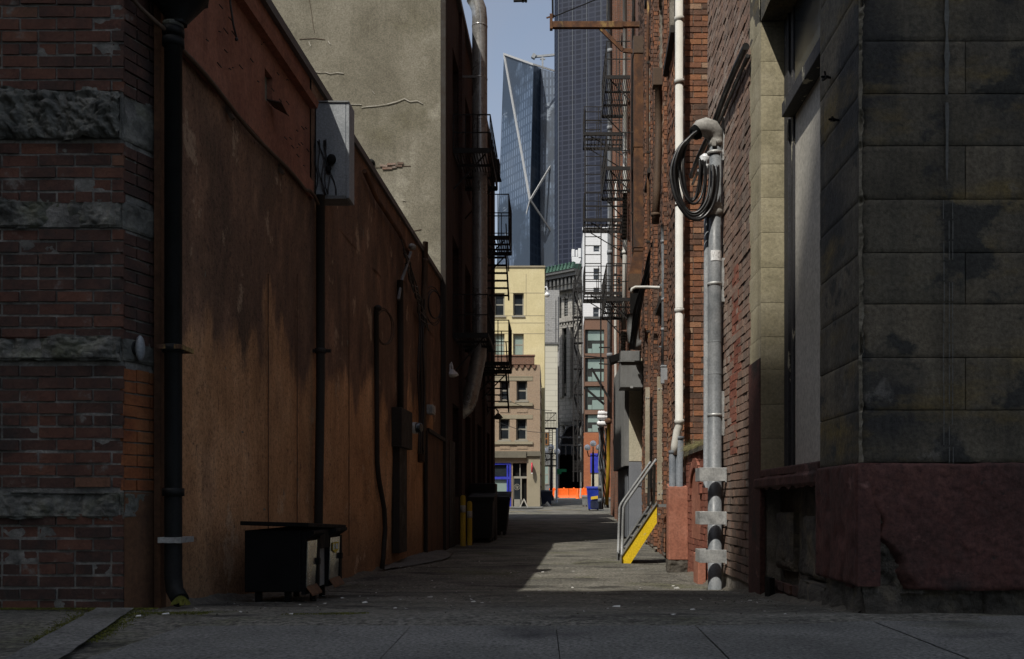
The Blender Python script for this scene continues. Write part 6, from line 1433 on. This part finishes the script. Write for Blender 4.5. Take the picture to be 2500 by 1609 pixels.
A_,B_=V(-1.84,3.2,0),V(-2.47,5.5,0)
mb.grid(lambda i,j:(lambda p:V(p.x,p.y,.284+.004*fbm(p*4)))(A_.lerp(B_,j)+V(lerp(-.10,.11,i)+.012*noise.noise(V(j*9,i,0)),0,0)),6,30)
struct(mb.build('kerb_strip',m_pave))
mb=MB(); mb.grid(lambda i,j:V(lerp(-9,-.9,i),lerp(65.8,69,j),ground_z(0,lerp(65.8,69,j))+.05),4,6); struct(mb.build('far_sidewalk',m_pave))
mb=MB()
for (x0,x1,Y,w) in ((-4.3,-1.9,60.5,.18),(-1.2,-.2,62.5,.15),(.0,1.6,63.5,.15)): mb.box((x0,Y,ground_z(0,Y)+.004),(x1,Y+w*3,ground_z(0,Y)+.008))
struct(mb.build('road_marking',m_bollard))
# concrete apron by the door panel
def agz(x,y): return ground_z(x,y)
mb=MB(); mb.grid(lambda i,j:(lambda x,y:V(x,y,ground_z(x,y)+.02+.05*(1-i)*math.sin(math.pi*j)+.01*fbm(V(x*3,y*3,0))))(lerp(XL(lerp(12.4,18.4,j)),XL(12)+.55*math.sin(math.pi*j)+.05,i),lerp(12.4,18.4,j)),14,40); struct(mb.build('apron',m_pave))
# rubble fillet along the left wall foot
mb=MB()
def fil(i,j):
    Y=lerp(6.3,18,j); w=.10+.10*abs(noise.noise(V(Y*1.3,0,0))); h=.05+.09*abs(noise.noise(V(Y*.9,4,0)))
    x=XL(Y)+w*i; return V(x-.01,Y,ground_z(0,Y)-.01+h*(1-i)**1.5+.014*fbm(V(x*9,Y*7,0)))
mb.grid(fil,8,160); struct(tag(mb.build('rubble_fillet',m_dirt),'low dirt and rubble along the foot of the orange wall','rubble'),'stuff')
mb=MB()
def fil2(i,j):
    Y=lerp(5.35,13.9,j); w=.08+.1*abs(noise.noise(V(Y*1.3,9,0))); h=.04+.07*abs(noise.noise(V(Y*.9,14,0)))
    x=(1.66 if Y<12.4 else XR(Y))-w*i; return V(x+.01,Y,ground_z(0,Y)-.01+h*(1-i)**1.5+.014*fbm(V(x*9,Y*7,0)))
mb.grid(fil2,8,140); struct(tag(mb.build('rubble_fillet',m_dirt),'low dirt and rubble along the foot of the right brick wall','rubble'),'stuff')
# moss strip along the left facade and in joints
mb=MB()
for _ in range(5200):
    x=random.uniform(-3.6,-2.35); y=5.80-abs(random.gauss(0,.05)) ; z=ground_z(x,y)+.012
    if noise.noise(V(x*2.5,y*3,0))<-.28: continue
    s=random.uniform(.004,.013); a=random.uniform(0,6.28); mb.face([V(x,y,z-.004),V(x+s*math.cos(a),y+s*math.sin(a),z+.002),V(x+s*.5*math.cos(a+1),y+s*.5*math.sin(a+1),z+s*.5)])
for _ in range(2600):
    q=random.random(); c=A_.lerp(B_,.45+.55*q); s2=random.choice((-.12,.13)); x=c.x+s2+random.gauss(0,.02+.05*q*q); y=c.y+random.gauss(0,.03); z=.274
    s=random.uniform(.003,.010); a=random.uniform(0,6.28); mb.face([V(x,y,z-.004),V(x+s*math.cos(a),y+s*math.sin(a),z+.001),V(x+s*.5*math.cos(a+1),y+s*.5*math.sin(a+1),z+s*.4)])
for _ in range(5200):
    x=random.uniform(-2.5,-.9); y=5.15+abs(random.gauss(0,.16))
    if noise.noise(V(x*2.2,y*4,5))<.02+.25*(x+2.5)/1.6: continue
    z=ground_z(x,y)+.016; s=random.uniform(.003,.009); a=random.uniform(0,6.28); mb.face([V(x,y,z-.004),V(x+s*math.cos(a),y+s*math.sin(a),z+.001),V(x+s*.5*math.cos(a+1),y+s*.5*math.sin(a+1),z+s*.4)])
struct(tag(mb.build('moss',m_moss),'yellow-green moss growing along the foot of the left brick facade','moss'),'stuff')
# litter
mb=MB()
def scrap(x,y,s):
    z=ground_z(x,y)+.022; a=random.uniform(0,6.28); u=V(math.cos(a),math.sin(a),0)*s; w=V(-math.sin(a),math.cos(a),0)*s*random.uniform(.2,.6); h=V(0,0,s*random.uniform(.05,.5)); p=V(x,y,z)
    mb.face([p-u-w,p+u-w*.6,p+u*.8+w+h,p-u*.7+w*.8+h*.6])
for _ in range(210):
    x=random.uniform(-2.2,1.5); y=random.choice((random.uniform(5,7.5),random.uniform(5,14),random.uniform(8,24))); scrap(x,y,abs(random.gauss(0,.009))+.004)
for (x,y,s) in ((540,1418,.03),(648,1409,.018),(905,1395,.02),(455,1468,.016),(785,1487,.022),(530,1437,.02),(680,1445,.012),(1298,1447,.012),(890,1409,.015),(800,1410,.02),(860,1412,.013)):
    Y=.6*F/(y-CY) if y>1430 else .72*F/(y-CY); p=P(x,y,Y); scrap(p.x,p.y,s)
struct(tag(mb.build('litter',m_litter),'small scraps of white paper litter scattered on the alley paving','litter'),'stuff')
mb=MB()
for _ in range(700):
    x=random.choice((random.gauss(-1.9,.3),random.gauss(1.35,.25),random.uniform(-2,1.5))); y=random.uniform(5.2,16); s=random.uniform(.002,.007); mb.ball(V(x,y,ground_z(x,y)+.008+s*.3),s,5,3,(1,.8,.7))
struct(tag(mb.build('gravel',m_dirt),'loose gravel and grit scattered over the alley paving','gravel'),'stuff')
# ================================================================ camera, light, sky
for o in list(ROOTS): finalize(o)
cam=bpy.data.cameras.new('camera'); co=bpy.data.objects.new('camera',cam); C.objects.link(co); S.camera=co
co.location=(0,0,EZ); co.rotation_euler=(R(90),0,0)
cam.sensor_width=36; cam.lens=36*2400/2500; cam.shift_x=(1250-1357)/2500; cam.shift_y=(1228-804.5)/2500; cam.clip_end=5000; cam.clip_start=.05
L=V(.41,.65,-1).normalized()
sun=bpy.data.lights.new('sun','SUN'); so=bpy.data.objects.new('sun',sun); C.objects.link(so)
sun.energy=4.0; sun.angle=R(.5); sun.color=(1,.945,.85); so.rotation_euler=L.to_track_quat('-Z','Y').to_euler(); so.location=(0,0,60)
w=bpy.data.worlds.new('World'); S.world=w; w.use_nodes=True
sk=w.node_tree.nodes.new('ShaderNodeTexSky'); sk.sky_type='NISHITA'; sk.sun_disc=False
sk.sun_elevation=math.asin(-L.z); sk.sun_rotation=math.atan2(-L.x,-L.y)
sk.air_density=1.1; sk.dust_density=2.2; sk.ozone_density=1.2
bg=w.node_tree.nodes['Background']; bg.inputs[1].default_value=.13
hs=w.node_tree.nodes.new('ShaderNodeHueSaturation'); hs.inputs['Saturation'].default_value=.72
w.node_tree.links.new(sk.outputs[0],hs.inputs['Color']); tcw=w.node_tree.nodes.new('ShaderNodeTexCoord'); cloud=noise_node(w.node_tree.nodes,w.node_tree.links,2.2,tcw.outputs['Generated'],7,.6,(1,1,2.6),.6)
cr_=ramp(w.node_tree.nodes,[(0,0,0),(1,1,1)],[.45,.8]); w.node_tree.links.new(cloud.outputs[0],cr_.inputs[0])
skc=mix(w.node_tree.nodes,w.node_tree.links,math_(w.node_tree.nodes,w.node_tree.links,'MULTIPLY',cr_.outputs[0],.55),hs.outputs[0],(2.6,2.6,2.9))
w.node_tree.links.new(skc,bg.inputs[0])
S.view_settings.view_transform='Standard'; S.view_settings.look='None'; S.view_settings.exposure=.14; S.view_settings.gamma=1
S.render.engine='CYCLES'; S.cycles.use_denoising=True
try: S.cycles.denoiser='OPENIMAGEDENOISE'
except Exception: pass
S.cycles.max_bounces=8; S.cycles.diffuse_bounces=5; S.cycles.caustics_reflective=False; S.cycles.caustics_refractive=False
for o in bpy.data.objects:
    if '_done' in o: del o['_done']
